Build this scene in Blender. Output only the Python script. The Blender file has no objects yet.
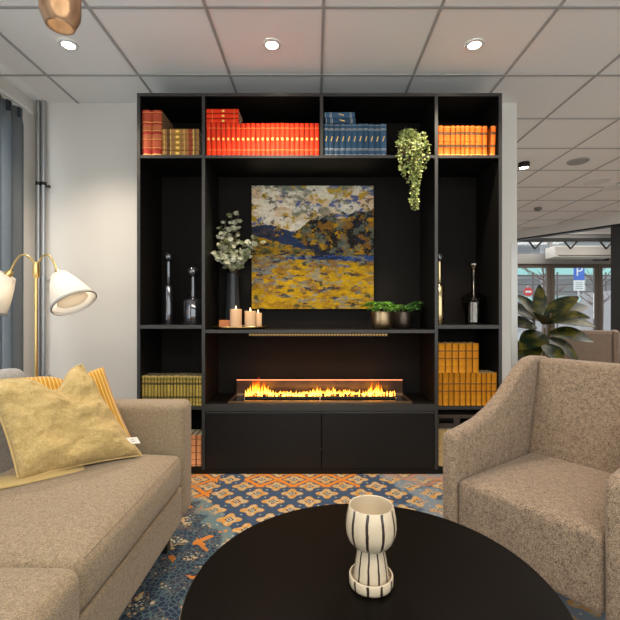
import bpy, bmesh, math, random
from mathutils import Vector, Matrix, noise
random.seed(7)
PI = math.pi
C = bpy.context.scene.collection
R = math.radians
EYE = 1.04      # eye height of the camera
WY = 3.06       # depth of the back wall

# ---------------------------------------------------------------- node helpers
class S:
    """tiny expression wrapper round a shader socket"""
    def __init__(s, nt, v): s.nt, s.v = nt, v
    def _m(s, op, *a):
        n = s.nt.nodes.new('ShaderNodeMath'); n.operation = op
        for i, x in enumerate((s,) + a):
            x = x.v if isinstance(x, S) else x
            if isinstance(x, (int, float)): n.inputs[i].default_value = x
            else: s.nt.links.new(x, n.inputs[i])
        return S(s.nt, n.outputs[0])
    def __add__(s, o): return s._m('ADD', o)
    def __radd__(s, o): return s._m('ADD', o)
    def __sub__(s, o): return s._m('SUBTRACT', o)
    def __rsub__(s, o): return (s * -1) + o
    def __mul__(s, o): return s._m('MULTIPLY', o)
    def __rmul__(s, o): return s._m('MULTIPLY', o)
    def __truediv__(s, o): return s._m('DIVIDE', o)
    def lt(s, o): return s._m('LESS_THAN', o)
    def gt(s, o): return s._m('GREATER_THAN', o)
    def abs(s): return s._m('ABSOLUTE')
    def fract(s): return s._m('FRACT')
    def sqrt(s): return s._m('SQRT')
    def sin(s): return s._m('SINE')
    def max(s, o): return s._m('MAXIMUM', o)
    def min(s, o): return s._m('MINIMUM', o)
    def atan2(s, o): return s._m('ARCTAN2', o)
    def clamp(s): return s.max(0.0).min(1.0)
    def step(s, a, b):           # smooth 0..1 between a and b
        return ((s - a) / (b - a)).clamp()

def newmat(name):
    m = bpy.data.materials.new(name); m.use_nodes = True
    nt = m.node_tree
    return m, nt, nt.nodes['Principled BSDF']
def setin(b, **k):
    names = dict(col='Base Color', rough='Roughness', metal='Metallic', trans='Transmission Weight', ior='IOR',
                 spec='Specular IOR Level', sheen='Sheen Weight', coat='Coat Weight', em='Emission Color', es='Emission Strength', alpha='Alpha')
    for a, v in k.items():
        if a in ('col', 'em') and len(v) == 3: v = (*v, 1)
        b.inputs[names[a]].default_value = v
def mat(name, col, rough=.5, **k):
    m, nt, b = newmat(name); setin(b, col=col, rough=rough, **k); return m
def objco(nt, kind='Object'):
    t = nt.nodes.new('ShaderNodeTexCoord'); return t.outputs[kind]
def xyz(nt, co=None):
    n = nt.nodes.new('ShaderNodeSeparateXYZ'); nt.links.new(co or objco(nt), n.inputs[0])
    return [S(nt, o) for o in n.outputs]
def noisef(nt, scale, detail=3, co=None, rough=.5, scl=None):
    n = nt.nodes.new('ShaderNodeTexNoise'); n.inputs['Scale'].default_value = scale
    n.inputs['Detail'].default_value = detail; n.inputs['Roughness'].default_value = rough
    co = co or objco(nt)
    if scl:
        mp = nt.nodes.new('ShaderNodeMapping'); mp.inputs['Scale'].default_value = scl
        nt.links.new(co, mp.inputs[0]); co = mp.outputs[0]
    nt.links.new(co, n.inputs['Vector']); return S(nt, n.outputs[0])
def mix(nt, f, a, b):
    n = nt.nodes.new('ShaderNodeMix'); n.data_type = 'RGBA'
    for idx, v in ((0, f), (6, a), (7, b)):
        v = v.v if isinstance(v, S) else v
        if isinstance(v, (tuple, list)): n.inputs[idx].default_value = (*v[:3], 1)
        elif isinstance(v, (int, float)): n.inputs[idx].default_value = v
        else: nt.links.new(v, n.inputs[idx])
    return n.outputs[2]
def bump(nt, b, h, strength=.3, dist=.002):
    n = nt.nodes.new('ShaderNodeBump'); n.inputs['Strength'].default_value = strength; n.inputs['Distance'].default_value = dist
    nt.links.new(h.v, n.inputs['Height']); nt.links.new(n.outputs[0], b.inputs['Normal'])

def fabric(name, ca, cb, scale=260, rough=.95, bs=.5, lo=.35, hi=.65, weave=None):
    m, nt, b = newmat(name); setin(b, rough=rough, sheen=.15, spec=.2)
    n1 = noisef(nt, scale, 2, scl=weave); n2 = noisef(nt, scale * .22, 2)
    f = (n1 * .75 + n2 * .25).step(lo, hi)
    nt.links.new(mix(nt, f, ca, cb), b.inputs['Base Color'])
    bump(nt, b, n1, bs, .003); return m

# ---------------------------------------------------------------- object helpers
def link(name, bm, m, parent=None, loc=None, smooth=False, rot=None):
    me = bpy.data.meshes.new(name)
    bmesh.ops.recalc_face_normals(bm, faces=bm.faces[:])
    bm.to_mesh(me); bm.free()
    if smooth:
        for p in me.polygons: p.use_smooth = True
        if smooth != 'full': me.set_sharp_from_angle(angle=R(40))
    if m: me.materials.append(m)
    o = bpy.data.objects.new(name, me); C.objects.link(o)
    if parent: o.parent = parent
    if loc: o.location = loc
    if rot: o.rotation_euler = rot
    return o
def tag(o, label, cat, group=None, kind=None):
    o['label'] = label; o['category'] = cat
    if group: o['group'] = group
    if kind: o['kind'] = kind
    return o
def empty(name, loc, label, cat, group=None, rz=0):
    o = bpy.data.objects.new(name, None); C.objects.link(o); o.empty_display_size = .1
    o.location = loc; o.rotation_euler = (0, 0, rz); return tag(o, label, cat, group)
def struct(name, bm, m, parent=None, loc=None, smooth=False):
    o = link(name, bm, m, parent, loc, smooth)
    if not parent: o['kind'] = 'structure'
    return o
def dup(root, loc, label=None, group=None, rot=None):
    r = root.copy(); C.objects.link(r); r.location = loc
    if rot is not None: r.rotation_euler = rot
    if label: r['label'] = label
    if group: r['group'] = group
    for ch in list(root.children):
        c = ch.copy(); C.objects.link(c); c.parent = r
        for g in list(ch.children):
            d = g.copy(); C.objects.link(d); d.parent = c
    return r

def BM(): return bmesh.new()
def box(bm, x0, x1, y0, y1, z0, z1, bev=0, M=None):
    r = bmesh.ops.create_cube(bm, size=1)
    T = Matrix.Translation(((x0+x1)/2, (y0+y1)/2, (z0+z1)/2)) @ Matrix.Diagonal((abs(x1-x0), abs(y1-y0), abs(z1-z0), 1))
    if M is not None: T = M @ T
    bmesh.ops.transform(bm, matrix=T, verts=r['verts'])
    if bev:
        es = list({e for v in r['verts'] for e in v.link_edges})
        bmesh.ops.bevel(bm, geom=es, offset=bev, segments=2, profile=.5, affect='EDGES')
    return bm
def lathe(bm, prof, c=(0, 0, 0), seg=32, M=None, cap=False):
    rings = []
    for r, z in prof:
        vs = []
        for i in range(seg if r > 1e-6 else 1):
            a = 2*PI*i/seg; p = Vector((c[0]+r*math.cos(a), c[1]+r*math.sin(a), c[2]+z))
            if M is not None: p = M @ p
            vs.append(bm.verts.new(p))
        rings.append(vs)
    for a, b in zip(rings, rings[1:]):
        for i in range(seg):
            j = (i+1) % seg
            q = [a[i % len(a)], a[j % len(a)], b[j % len(b)], b[i % len(b)]]
            q = list(dict.fromkeys(q))
            if len(q) > 2:
                try: bm.faces.new(q)
                except ValueError: pass
    if cap:
        for rg in (rings[0], rings[-1]):
            if len(rg) > 2: bm.faces.new(rg)
    return bm
def tube(bm, pts, rad, seg=10, cap=True):
    pts = [Vector(p) for p in pts]; rings = []
    n = None
    for i, p in enumerate(pts):
        t = (pts[min(i+1, len(pts)-1)] - pts[max(i-1, 0)]).normalized()
        if n is None: n = t.orthogonal().normalized()
        n = (n - t*n.dot(t)).normalized(); b = t.cross(n)
        r = rad[i] if isinstance(rad, (list, tuple)) else rad
        rings.append([bm.verts.new(p + r*(math.cos(2*PI*k/seg)*n + math.sin(2*PI*k/seg)*b)) for k in range(seg)])
    for a, b2 in zip(rings, rings[1:]):
        for i in range(seg):
            j = (i+1) % seg; bm.faces.new((a[i], a[j], b2[j], b2[i]))
    if cap: bm.faces.new(rings[0]); bm.faces.new(rings[-1])
    return bm
def cyl(bm, p0, p1, r, seg=16): return tube(bm, [p0, p1], r, seg)
def soft_box(bm, x0, x1, y0, y1, z0, z1, r=.03, n=10, puff=0, puffside=0):
    """box with round edges, its top swelling by puff and its sides by puffside"""
    c = Vector(((x0+x1)/2, (y0+y1)/2, (z0+z1)/2)); h = Vector(((x1-x0)/2, (y1-y0)/2, (z1-z0)/2))
    r = min(r, h.x, h.y, h.z)
    def coords(hh):
        cz = [-hh + r*(1-math.cos(PI/2*i/4))*1.0 for i in range(4)] if r > 0 else []
        cz = [-hh + r*i/4 for i in range(4)]
        mid = [-(hh-r) + 2*(hh-r)*i/n for i in range(n+1)] if hh-r > 1e-5 else [0.0]
        return cz + mid + [-q for q in cz[::-1]]
    CO = [coords(h.x), coords(h.y), coords(h.z)]; V = {}
    def vert(i, j, k):
        if (i, j, k) in V: return V[(i, j, k)]
        p = Vector((CO[0][i], CO[1][j], CO[2][k]))
        inner = Vector([max(-(h[q]-r), min(h[q]-r, p[q])) for q in range(3)])
        d = p - inner
        if d.length > 1e-9: p = inner + d.normalized()*r
        u = Vector((p.x/h.x, p.y/h.y, p.z/h.z))
        if puff and p.z > 0: p.z += puff*(1-u.x**4)*(1-u.y**4)*(p.z/h.z)
        if puffside:
            p.x += puffside*math.copysign(1, p.x)*(1-u.z**2)*(1-u.y**4)*abs(u.x)**3
            p.y += puffside*math.copysign(1, p.y)*(1-u.z**2)*(1-u.x**4)*abs(u.y)**3
        V[(i, j, k)] = bm.verts.new(c + p); return V[(i, j, k)]
    L = [len(q)-1 for q in CO]
    for ax in range(3):
        a1, a2 = (ax+1) % 3, (ax+2) % 3
        for side in (0, L[ax]):
            for p1 in range(L[a1]):
                for p2 in range(L[a2]):
                    q = []
                    for s1, s2 in ((0, 0), (1, 0), (1, 1), (0, 1)):
                        idx = [0, 0, 0]; idx[ax] = side; idx[a1] = p1+s1; idx[a2] = p2+s2; q.append(vert(*idx))
                    bm.faces.new(q if side else q[::-1])
    return bm
def prism(bm, poly, axis, a, b):
    """extrude a polygon (2D) along axis from a to b"""
    def P(u, w, t): return {'x': (t, u, w), 'y': (u, t, w), 'z': (u, w, t)}[axis]
    A = [bm.verts.new(P(u, w, a)) for u, w in poly]; B = [bm.verts.new(P(u, w, b)) for u, w in poly]
    bm.faces.new(A); bm.faces.new(B[::-1])
    for i in range(len(poly)):
        j = (i+1) % len(poly); bm.faces.new((A[i], B[i], B[j], A[j]))
    return bm
def frame(bm, x0, x1, z0, z1, w, y0, y1):
    box(bm, x0, x0+w, y0, y1, z0, z1); box(bm, x1-w, x1, y0, y1, z0, z1)
    box(bm, x0+w, x1-w, y0, y1, z0, z0+w); box(bm, x0+w, x1-w, y0, y1, z1-w, z1)
    return bm
def leafm(bm, base, d, up, L, W, curl=.3, fold=.15, n=7, pointed=.9, thick=.0008):
    """a leaf with length L along d, arching away from up, folded on its midrib; two skins"""
    d = d.normalized(); side = d.cross(up).normalized(); nn = side.cross(d).normalized()
    rows = []
    for s in (0, 1):
        rr = []
        for i in range(n+1):
            t = i/n
            w = W*.5*math.sin(PI*min(1, t*.96+.02)**pointed)**.8
            c = base + d*(L*t*(1-.15*curl*t)) - nn*(curl*L*t*t*.6) - nn*thick*s
            rr.append([bm.verts.new(c - side*w + nn*w*fold), bm.verts.new(c - side*w*.5 + nn*w*fold*.35), bm.verts.new(c), bm.verts.new(c + side*w*.5 + nn*w*fold*.35), bm.verts.new(c + side*w + nn*w*fold)])
        rows.append(rr)
    for s in (0, 1):
        for i in range(n):
            for k in range(4):
                q = (rows[s][i][k], rows[s][i][k+1], rows[s][i+1][k+1], rows[s][i+1][k]); bm.faces.new(q if s == 0 else q[::-1])
    for i in range(n):
        for k in (0, 4):
            bm.faces.new((rows[0][i][k], rows[0][i+1][k], rows[1][i+1][k], rows[1][i][k]))

# ---------------------------------------------------------------- materials
M_wall, nt, b = newmat('painted_wall'); setin(b, rough=.85)
nt.links.new(mix(nt, noisef(nt, 3, 3), (.72, .69, .645), (.76, .73, .685)), b.inputs['Base Color'])
M_ceil, nt, b = newmat('ceiling_tile'); setin(b, rough=.95)
nz = noisef(nt, 140, 3)
nt.links.new(mix(nt, nz, (.90, .895, .88), (.94, .935, .92)), b.inputs['Base Color'])
M_tbar = mat('ceiling_grid_metal', (.40, .40, .395), .6)
M_black, nt, b = newmat('black_lacquer'); setin(b, rough=.5, spec=.28)
nt.links.new(mix(nt, noisef(nt, 25, 3), (.0042, .0034, .0029), (.007, .0058, .005)), b.inputs['Base Color'])
M_lit_rim = mat('black_lit_rim', (.03, .0285, .027), .45)  # black lightened to stand for light caught by the front rims
M_door = mat('black_cabinet_door', (.009, .008, .0075), .42, spec=.3)
M_brass = mat('brushed_brass', (.78, .55, .22), .28, metal=1)
M_steel = mat('galvanised_pipe', (.42, .43, .44), .38, metal=.8)
M_white = mat('white_plastic', (.8, .8, .78), .5)
M_chrome = mat('polished_steel', (.6, .58, .55), .2, metal=1)
M_dark = mat('dark_metal', (.02, .02, .02), .4, metal=.5)
M_lens, nt, b = newmat('lit_lens'); setin(b, col=(1, 1, 1), em=(1, .9, .74), es=14)
M_sofa = fabric('taupe_tweed', (.135, .100, .064), (.37, .28, .178), 420, lo=.34, hi=.64)
M_chair = fabric('speckled_brown_tweed', (.075, .050, .033), (.37, .27, .185), 320, lo=.34, hi=.64, bs=.6)
M_back = fabric('grey_tweed', (.22, .21, .20), (.42, .41, .40), 330)
M_linen, nt, b = newmat('mustard_beige_linen'); setin(b, rough=.95, sheen=.15, spec=.15)
at = nt.nodes.new('ShaderNodeAttribute'); at.attribute_name = 'puv'
n1 = noisef(nt, 1, 3, co=at.outputs['Vector'], scl=(150, 22, 1)); n2 = noisef(nt, 1, 3, co=at.outputs['Vector'], scl=(18, 130, 1))
nt.links.new(mix(nt, (n1*.5+n2*.5).step(.36, .64), (.38, .26, .085), (.58, .43, .20)), b.inputs['Base Color']); bump(nt, b, n1*.5+n2*.5, .7, .003)
M_leg = mat('dark_wood_leg', (.012, .009, .008), .4)

# carpet ------------------------------------------------------------------
M_carpet, nt, b = newmat('patterned_carpet'); setin(b, rough=1, spec=.1, sheen=.1)
x, y, z = xyz(nt)
wob = noisef(nt, 30, 2) - .5
a = .2
def lattice(ox, oy):
    lx = ((x - ox)/a + .5 + wob*.06).fract() - .5; ly = ((y - oy)/a + .5 + wob*.06).fract() - .5
    return lx, ly
def flower(lx, ly):
    r = (lx*lx + ly*ly).sqrt().max(.001); c = lx/r; c2 = c*c
    cos4 = c2*c2*8 - c2*8 + 1
    return r/(cos4*.066 + .270), lx, ly
f1, ax, ay = flower(*lattice(-.632, 2.274)); f2, bx_, by_ = flower(*lattice(-.532, 2.174))
f = f1.min(f2)
lx, ly = lattice(-.632, 2.274)
dia = (lx.abs() + ly.abs() - .5).abs()
vor = nt.nodes.new('ShaderNodeTexVoronoi'); vor.feature = 'DISTANCE_TO_EDGE'; vor.inputs['Scale'].default_value = 46
nt.links.new(objco(nt), vor.inputs['Vector']); ve = S(nt, vor.outputs['Distance'])
vs_ = nt.nodes.new('ShaderNodeTexVoronoi'); vs_.inputs['Scale'].default_value = 55
nt.links.new(objco(nt), vs_.inputs['Vector']); vd = S(nt, vs_.outputs['Distance'])
big = noisef(nt, 1.6, 2); med = noisef(nt, 7, 4)
BLUE = (.032, .062, .125); NAVY = (.018, .032, .066); TEAL = (.09, .145, .165); CREAM = (.58, .47, .28); OR = (.78, .25, .012); DK = (.03, .022, .02)
base = mix(nt, noisef(nt, 40, 4).step(.3, .7), BLUE, (.055, .09, .155))
# pebbled teal zone: along the sofa and in a drifting band
zone = (x*-1 - y*.62 + .78 + (med - .5)*.35)
peb = zone.step(-.03, .02)
zone2 = (x*.8 - y*.15 + .08 + (big - .5)*1.2 + (med - .5)*.3).step(-.02, .03)
pebcol = mix(nt, ve.step(.06, .10), TEAL, NAVY)
base = mix(nt, peb, base, pebcol)
edgeband = (zone.abs()*-1 + .055).step(0, .02)
base = mix(nt, edgeband*.85, base, (.16, .24, .25))
base = mix(nt, zone2*med.step(.38, .5)*.9, base, (.24, .29, .33))
# medallions
med_m = mix(nt, vd.step(.50, .60), CREAM, (.66, .30, .05))
med_m = mix(nt, f.step(.84, .90), med_m, (.66, .33, .07))
med_m = mix(nt, f.lt(.36), med_m, DK)
med_m = mix(nt, f.lt(.23), med_m, (.62, .60, .54))
med_m = mix(nt, f.lt(.12), med_m, DK)
keep = 1 - peb*(med + vd*.4).gt(.60)*.95
keep = keep * (1 - zone2*med.step(.5, .6)*.8)
base = mix(nt, f.lt(.97)*keep, base, med_m)
# small dots between medallions
dx = (lx.abs() - .25).abs(); dy = (ly.abs() - .25).abs()
base = mix(nt, (dx*dx + dy*dy).lt(.0007)*(1-peb), base, (.5, .5, .42))
# orange lattice
oz = ((y.gt(2.46) * x.gt(-.44) * x.lt(.27)) + x.lt(-.60)*y.gt(1.98)*(big*0+1)).min(1.0)
oz = (oz + (x.gt(.1)*y.gt(2.48)*big.gt(.5))*.5).min(1.0)
oz = (oz*(1-peb*.9) + peb*(med.gt(.60))*x.lt(-.42)*.8).min(1.0)
base = mix(nt, dia.lt(.10)*oz*(f.gt(1.0)), base, OR)
nt.links.new(mix(nt, noisef(nt, 350, 1)*.35, base, (.02, .02, .025)), b.inputs['Base Color'])
bump(nt, b, noisef(nt, 400, 1), .4, .003)

# ---------------------------------------------------------------- room shell
XL, XR, YN, YF, H = -2.07, 8.0, -1.6, 9.75, 2.60
bm = BM(); box(bm, XL-.1, XR+.1, YN-.1, YF+.1, -.1, 0); struct('floor', bm, M_carpet)
bm = BM(); box(bm, XL-.1, XR+.1, YN-.1, 8.0, H, H+.1)
struct('ceiling', bm, M_ceil)
# suspended grid: thin metal bars proud of the tiles
bm = BM()
k = -10
X0, Y0 = .043, 2.10
for i in range(-4, 14):
    gx = X0 + .6*i
    if XL < gx < XR: box(bm, gx-.008, gx+.008, YN, 8.0 if gx < 3.7 else max(2.1, 7.8-(gx-3.84)*1.365), H-.005, H)
for j in range(-7, 10):
    gy = Y0 + .6*j
    if YN < gy < 8:
        x1 = XR if gy < 2.2 else min(XR, 3.84+(7.8-gy)/1.365)
        x0 = XL if gy < WY else 1.51
        box(bm, x0, x1, gy-.008, gy+.008, H-.0048, H-.0001)
struct('trim_1', bm, M_tbar)
# back wall, ends at x = 1.5
bm = BM(); box(bm, XL-.1, 1.5, WY, WY+.12, 0, H); struct('wall_back', bm, M_wall)
bm = BM(); box(bm, 1.38, 1.5, WY+.121, YF, 0, 2.95); struct('wall_passage', bm, M_wall)
bm = BM(); box(bm, 1.455, 1.504, WY-.004, WY+.05, 0, 1.56, .002); struct('trim_2', bm, mat('corner_guard', (.48, .46, .43), .3, metal=.5))
# left wall with window opening
WY0, WY1, WZ0, WZ1 = .3, 2.74, .45, 2.3
bm = BM()
box(bm, XL-.15, XL, YN, WY0, 0, H); box(bm, XL-.15, XL, WY1, WY-.0005, 0, H)
box(bm, XL-.15, XL, WY0, WY1, 0, WZ0); box(bm, XL-.15, XL, WY0, WY1, WZ1, H)
struct('wall_left', bm, M_wall)
bm = BM(); box(bm, XL, XL+.012, YN, WY-.002, 0, .08); struct('baseboard_left', bm, M_white)
bm = BM(); box(bm, XL+.013, -1.17, WY-.014, WY-.001, 0, .08); struct('baseboard_back', bm, M_white)
M_glass, nt, b = newmat('window_glass')
for n in list(nt.nodes):
    if n.type == 'BSDF_PRINCIPLED': nt.nodes.remove(n)
tr = nt.nodes.new('ShaderNodeBsdfTransparent'); tr.inputs[0].default_value = (.93, .96, .97, 1)
gl = nt.nodes.new('ShaderNodeBsdfGlossy'); gl.inputs['Roughness'].default_value = .03
ms = nt.nodes.new('ShaderNodeMixShader'); ms.inputs[0].default_value = .07
nt.links.new(tr.outputs[0], ms.inputs[1]); nt.links.new(gl.outputs[0], ms.inputs[2]); nt.links.new(ms.outputs[0], nt.nodes['Material Output'].inputs[0])
w = BM()
for (y0, y1) in ((WY0, 1.14), (1.14, 1.94), (1.94, WY1)):
    for q in ((y0, y0+.05, WZ0, WZ1), (y1-.05, y1, WZ0, WZ1), (y0+.05, y1-.05, WZ0, WZ0+.05), (y0+.05, y1-.05, WZ1-.05, WZ1)):
        box(w, XL-.11, XL-.05, q[0], q[1], q[2], q[3])
win = struct('window_1', w, M_white)
bm = BM(); box(bm, XL-.083, XL-.077, WY0+.05, WY1-.05, WZ0+.05, WZ1-.05); link('pane', bm, M_glass, win)
bm = BM(); box(bm, XL-.049, XL+.03, WY0-.03, WY1+.02, WZ0-.025, WZ0-.001); link('window_sill', bm, M_white, win)
# unseen closing walls behind and right of the camera
bm = BM(); box(bm, XL-.1, -1.6, YN-.12, YN, 0, H); box(bm, 5.0, XR+.1, YN-.12, YN, 0, H); box(bm, -1.6, 5.0, YN-.12, YN, 0, .5); box(bm, -1.6, 5.0, YN-.12, YN, 2.45, H); struct('wall_front', bm, M_wall)
bm = BM()
for i in range(4): frame(bm, -1.6+i*1.65, -1.6+(i+1)*1.65, .5, 2.45, .05, YN-.09, YN-.04)
w = struct('window_added', bm, M_white)  # unseen window, added so fill light can enter from behind
bm = BM(); box(bm, -1.55, 4.95, YN-.068, YN-.062, .551, 2.399); link('pane', bm, M_glass, w)
bm = BM(); box(bm, XR, XR+.12, YN, YF+.1, 0, 2.95); struct('wall_right', bm, M_wall)
# bulkhead running at a slant ahead of the entrance
ang = math.atan2(-1.31, .96)
def slant(s, w_=0):   # point along the bulkhead, s metres from its pixel-left end
    return Vector((3.84, 7.8)) + Vector((.591, -.807))*s + Vector((.807, .591))*w_
def slab(bm, s0, s1, w0, w1, z0, z1):
    p = [slant(s0, w0), slant(s1, w0), slant(s1, w1), slant(s0, w1)]
    prism(bm, [(q.x, q.y) for q in p], 'z', z0, z1)
bm = BM(); slab(bm, -2.2, 6.8, 0, .12, 2.45, 2.9); struct('wall_bulkhead', bm, mat('bulkhead_paint', (.68, .67, .65), .8))
bm = BM(); slab(bm, -2.2, 6.8, -.001, .121, 2.425, 2.4495); struct('trim_3', bm, M_dark)
bm = BM(); p = [slant(1.60, .03), slant(1.60, .11)]; slab(bm, 1.50, 1.90, .01, .11, 0, 2.424); struct('wall_column', bm, mat('charcoal_column', (.018, .019, .02), .5))
bm = BM(); box(bm, 1.5, XR, 2.2, YF+.1, 2.9, 2.95); struct('ceiling_vestibule', bm, M_ceil)
bm = BM(); box(bm, 1.5, XR, 9.0, 9.07, 2.60, 2.68)
for i in range(6):
    xx = 3.9 + i*.78
    cyl(bm, (xx, 9.03, 2.62), (xx+.14, 9.03, 2.45), .02, 8); cyl(bm, (xx+.3, 9.03, 2.62), (xx+.14, 9.03, 2.45), .02, 8)
struct('trim_4', bm, M_dark)
# entrance facade: beam, transom lights, posts and doors
M_fac = mat('bronze_door_frame', (.14, .115, .095), .5)
M_beam = mat('grey_door_header', (.33, .32, .31), .6)
bm = BM(); box(bm, 1.5, XR, 9.70, 9.86, 2.20, 2.43); struct('trim_5', bm, M_beam)
bm = BM(); box(bm, 1.5, XR, 9.70, 9.86, 2.80, 2.95); struct('trim_6', bm, M_beam)
t = BM(); box(t, 1.5, XR, 9.775, 9.785, 2.431, 2.799); w = struct('window_2', t, M_glass)
bm = BM(); box(bm, 3.2, 3.3, 9.72, 9.84, 2.431, 2.799); box(bm, 5.55, 5.6, 9.72, 9.84, 2.431, 2.799); link('window_frame', bm, M_beam, w)
doors = [(1.52, 2.95), (2.96, 4.24), (4.26, 5.57), (5.58, 6.70), (6.71, 7.97)]
for n, (x0, x1) in enumerate(doors):
    bm = BM(); frame(bm, x0, x1, .01, 2.198, .09, 9.74, 9.80)
    d = struct('door_%d' % (n+1), bm, M_fac)
    bm = BM(); box(bm, x0+.09, x1-.09, 9.766, 9.774, .10, 2.108); link('pane', bm, M_glass, d)
    bm = BM(); cyl(bm, (x1-.14, 9.70, .9), (x1-.14, 9.70, 1.5), .012, 8); cyl(bm, (x1-.14, 9.70, .95), (x1-.05, 9.745, .95), .008, 6); cyl(bm, (x1-.14, 9.70, 1.45), (x1-.05, 9.745, 1.45), .008, 6)
    link('door_handle', bm, M_chrome, d)
bm = BM(); box(bm, -.67, .67, -.2, .2, 0, .25, .01)
ac = link('air_curtain', bm, mat('pale_enamel', (.66, .64, .6), .35), loc=(6.03, 9.4, 2.29)); tag(ac, 'long pale box shaped air curtain above the entrance doors', 'air curtain')
bm = BM(); box(bm, -.6, .6, -.203, -.2005, .03, .045); link('outlet_slot', bm, M_dark, ac)
bm = BM(); box(bm, -.18, .18, -.02, .02, -.04, .04, .004)
o = link('door_sensor', bm, M_dark, loc=(6.72, 9.6795, 2.31)); tag(o, 'small black sensor bar on the grey header over the doors', 'sensor')

# ---------------------------------------------------------------- outside the entrance
M_asph = mat('street_paving', (.42, .42, .43), .9)
bm = BM(); box(bm, -6, 40, YF+.11, 45, -.12, -.03); struct('ground', bm, M_asph)
bm = BM(); box(bm, -12, XL-.16, -8, YF+.1, -.12, -.03); struct('ground_side', bm, M_asph)
M_mint = mat('mint_fascia', (.36, .66, .60), .6); M_pale = mat('pale_facade', (.46, .43, .43), .7); M_dwin = mat('dark_glazing', (.20, .19, .19), .3)
M_fence = mat('weathered_railing', (.12, .10, .10), .6)
bl = empty('station_building', (0, 24, -.03), 'long pale building across the street with mint green fascia bands', 'building')
bm = BM(); box(bm, 2, 34, 0, 5, 0, 7.5); link('wall', bm, M_pale, bl)
for z0, z1 in ((3.25, 3.65), (1.75, 1.98), (5.2, 5.5)):
    bm = BM(); box(bm, 2, 34, -.5, -.01, z0, z1); link('fascia', bm, M_mint, bl)
for i in range(14):
    for z0 in (2.1, 4.0):
        bm = BM(); box(bm, 2.6+i*2.2, 4.3+i*2.2, -.03, -.002, z0, z0+.95); link('window', bm, M_dwin, bl)
fe = empty('street_railing', (0, 17, -.03), 'dark metal railing running along the far side of the street', 'railing')
for z0 in (1.95, 2.25, 2.62):
    bm = BM(); cyl(bm, (4, 0, z0), (26, 0, z0), .03, 6); link('rail', bm, M_fence, fe)
for i in range(23):
    bm = BM(); cyl(bm, (4+i, 0, 0), (4+i, 0, 2.75), .035, 6); link('post', bm, M_fence, fe)
pk = empty('parking_sign', (7.69, 12, -.03), 'blue parking sign with white letter above a white plate outside doors', 'sign')
bm = BM(); cyl(bm, (0, .03, 0), (0, .03, 2.5), .02, 8); link('pole', bm, M_chrome, pk)
bm = BM(); box(bm, -.155, .155, -.01, .01, 2.03, 2.50, .002); pl = link('sign_panel', bm, mat('sign_blue', (.03, .13, .55), .4), pk)
def textmesh(s, size, m, parent, loc, rot=(PI/2, 0, 0), name='lettering', depth=.002):
    cu = bpy.data.curves.new('t', 'FONT'); cu.body = s; cu.size = size; cu.extrude = depth; cu.align_x = 'CENTER'; cu.align_y = 'CENTER'
    tmp = bpy.data.objects.new('t', cu); C.objects.link(tmp)
    bpy.context.view_layer.update()
    me = bpy.data.meshes.new_from_object(tmp.evaluated_get(bpy.context.evaluated_depsgraph_get()))
    bpy.data.objects.remove(tmp)
    me.materials.append(m)
    o = bpy.data.objects.new(name, me); C.objects.link(o); o.parent = parent; o.location = loc; o.rotation_euler = rot; return o
textmesh('P', .42, M_white, pl, (0, -.013, 2.28))
bm = BM(); box(bm, -.155, .155, -.01, .01, 1.72, 2.02, .002); sp = link('text_plate', bm, M_white, pk)
bm = BM()
for i in range(4): box(bm, -.11, .11-.02*(i % 2), -.0125, -.0102, 1.78+i*.055, 1.795+i*.055)
link('text_lines', bm, mat('sign_print', (.1, .1, .12), .6), sp)
rs = empty('round_road_sign', (6.52, 12.6, -.03), 'round red and white road sign left of the blue parking sign', 'sign')
bm = BM(); cyl(bm, (0, .03, 0), (0, .03, 1.9), .02, 8); link('pole', bm, M_chrome, rs)
bm = BM(); cyl(bm, (0, -.012, 1.72), (0, .008, 1.72), .14, 24); link('sign_disc', bm, mat('sign_red', (.65, .04, .04), .4), rs)
bm = BM(); box(bm, -.09, .09, -.016, -.0125, 1.69, 1.75); link('sign_bar', bm, M_white, rs)
# parked van
vn = empty('parked_van', (12.6, 15.2, -.03), 'pale van parked in the street beyond the parking sign', 'van')
bm = BM(); prism(bm, [(-2.3, .35), (2.3, .35), (2.3, 1.0), (1.7, 1.15), (1.15, 1.85), (-2.3, 1.85)], 'y', -.85, .85)
bmesh.ops.bevel(bm, geom=bm.edges[:], offset=.06, segments=2, affect='EDGES'); link('body', bm, M_pale, vn)
bm = BM(); box(bm, -1.9, -.2, -.87, -.86, 1.2, 1.65); box(bm, 0, 1.0, -.87, -.86, 1.2, 1.6); link('side_window', bm, M_dwin, vn)
for wx in (-1.5, 1.5):
    bm = BM(); cyl(bm, (wx, -.92, .33), (wx, -.70, .33), .33, 20); link('wheel', bm, M_dark, vn)
# bare street shrubs and tree
M_bark = mat('bare_bark', (.16, .11, .09), .9)
def bare_tree(x, y, h, label, n=16):
    bm = BM(); tube(bm, [(0, 0, 0), (.05, 0, h*.5), (0, .03, h)], [.06, .045, .015], 6)
    rnd = random.Random(int(x*100))
    for i in range(n):
        z = h*rnd.uniform(.3, .95); a_ = rnd.uniform(0, 2*PI); l = rnd.uniform(.5, 1.1)*h*.35
        p1 = (.03+l*.5*math.cos(a_), l*.5*math.sin(a_), z+l*.3); p2 = (l*math.cos(a_+.2), l*math.sin(a_+.2), z+l*.75)
        tube(bm, [(.03, 0, z), p1, p2], [.018, .012, .005], 5)
        for q in range(3):
            b_ = a_+rnd.uniform(-1, 1); tube(bm, [p1, (p1[0]+.4*l*math.cos(b_), p1[1]+.4*l*math.sin(b_), p1[2]+l*.3)], [.008, .004], 4)
    return tag(link('bare_tree', bm, M_bark, loc=(x, y, -.03)), label, 'tree')
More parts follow.
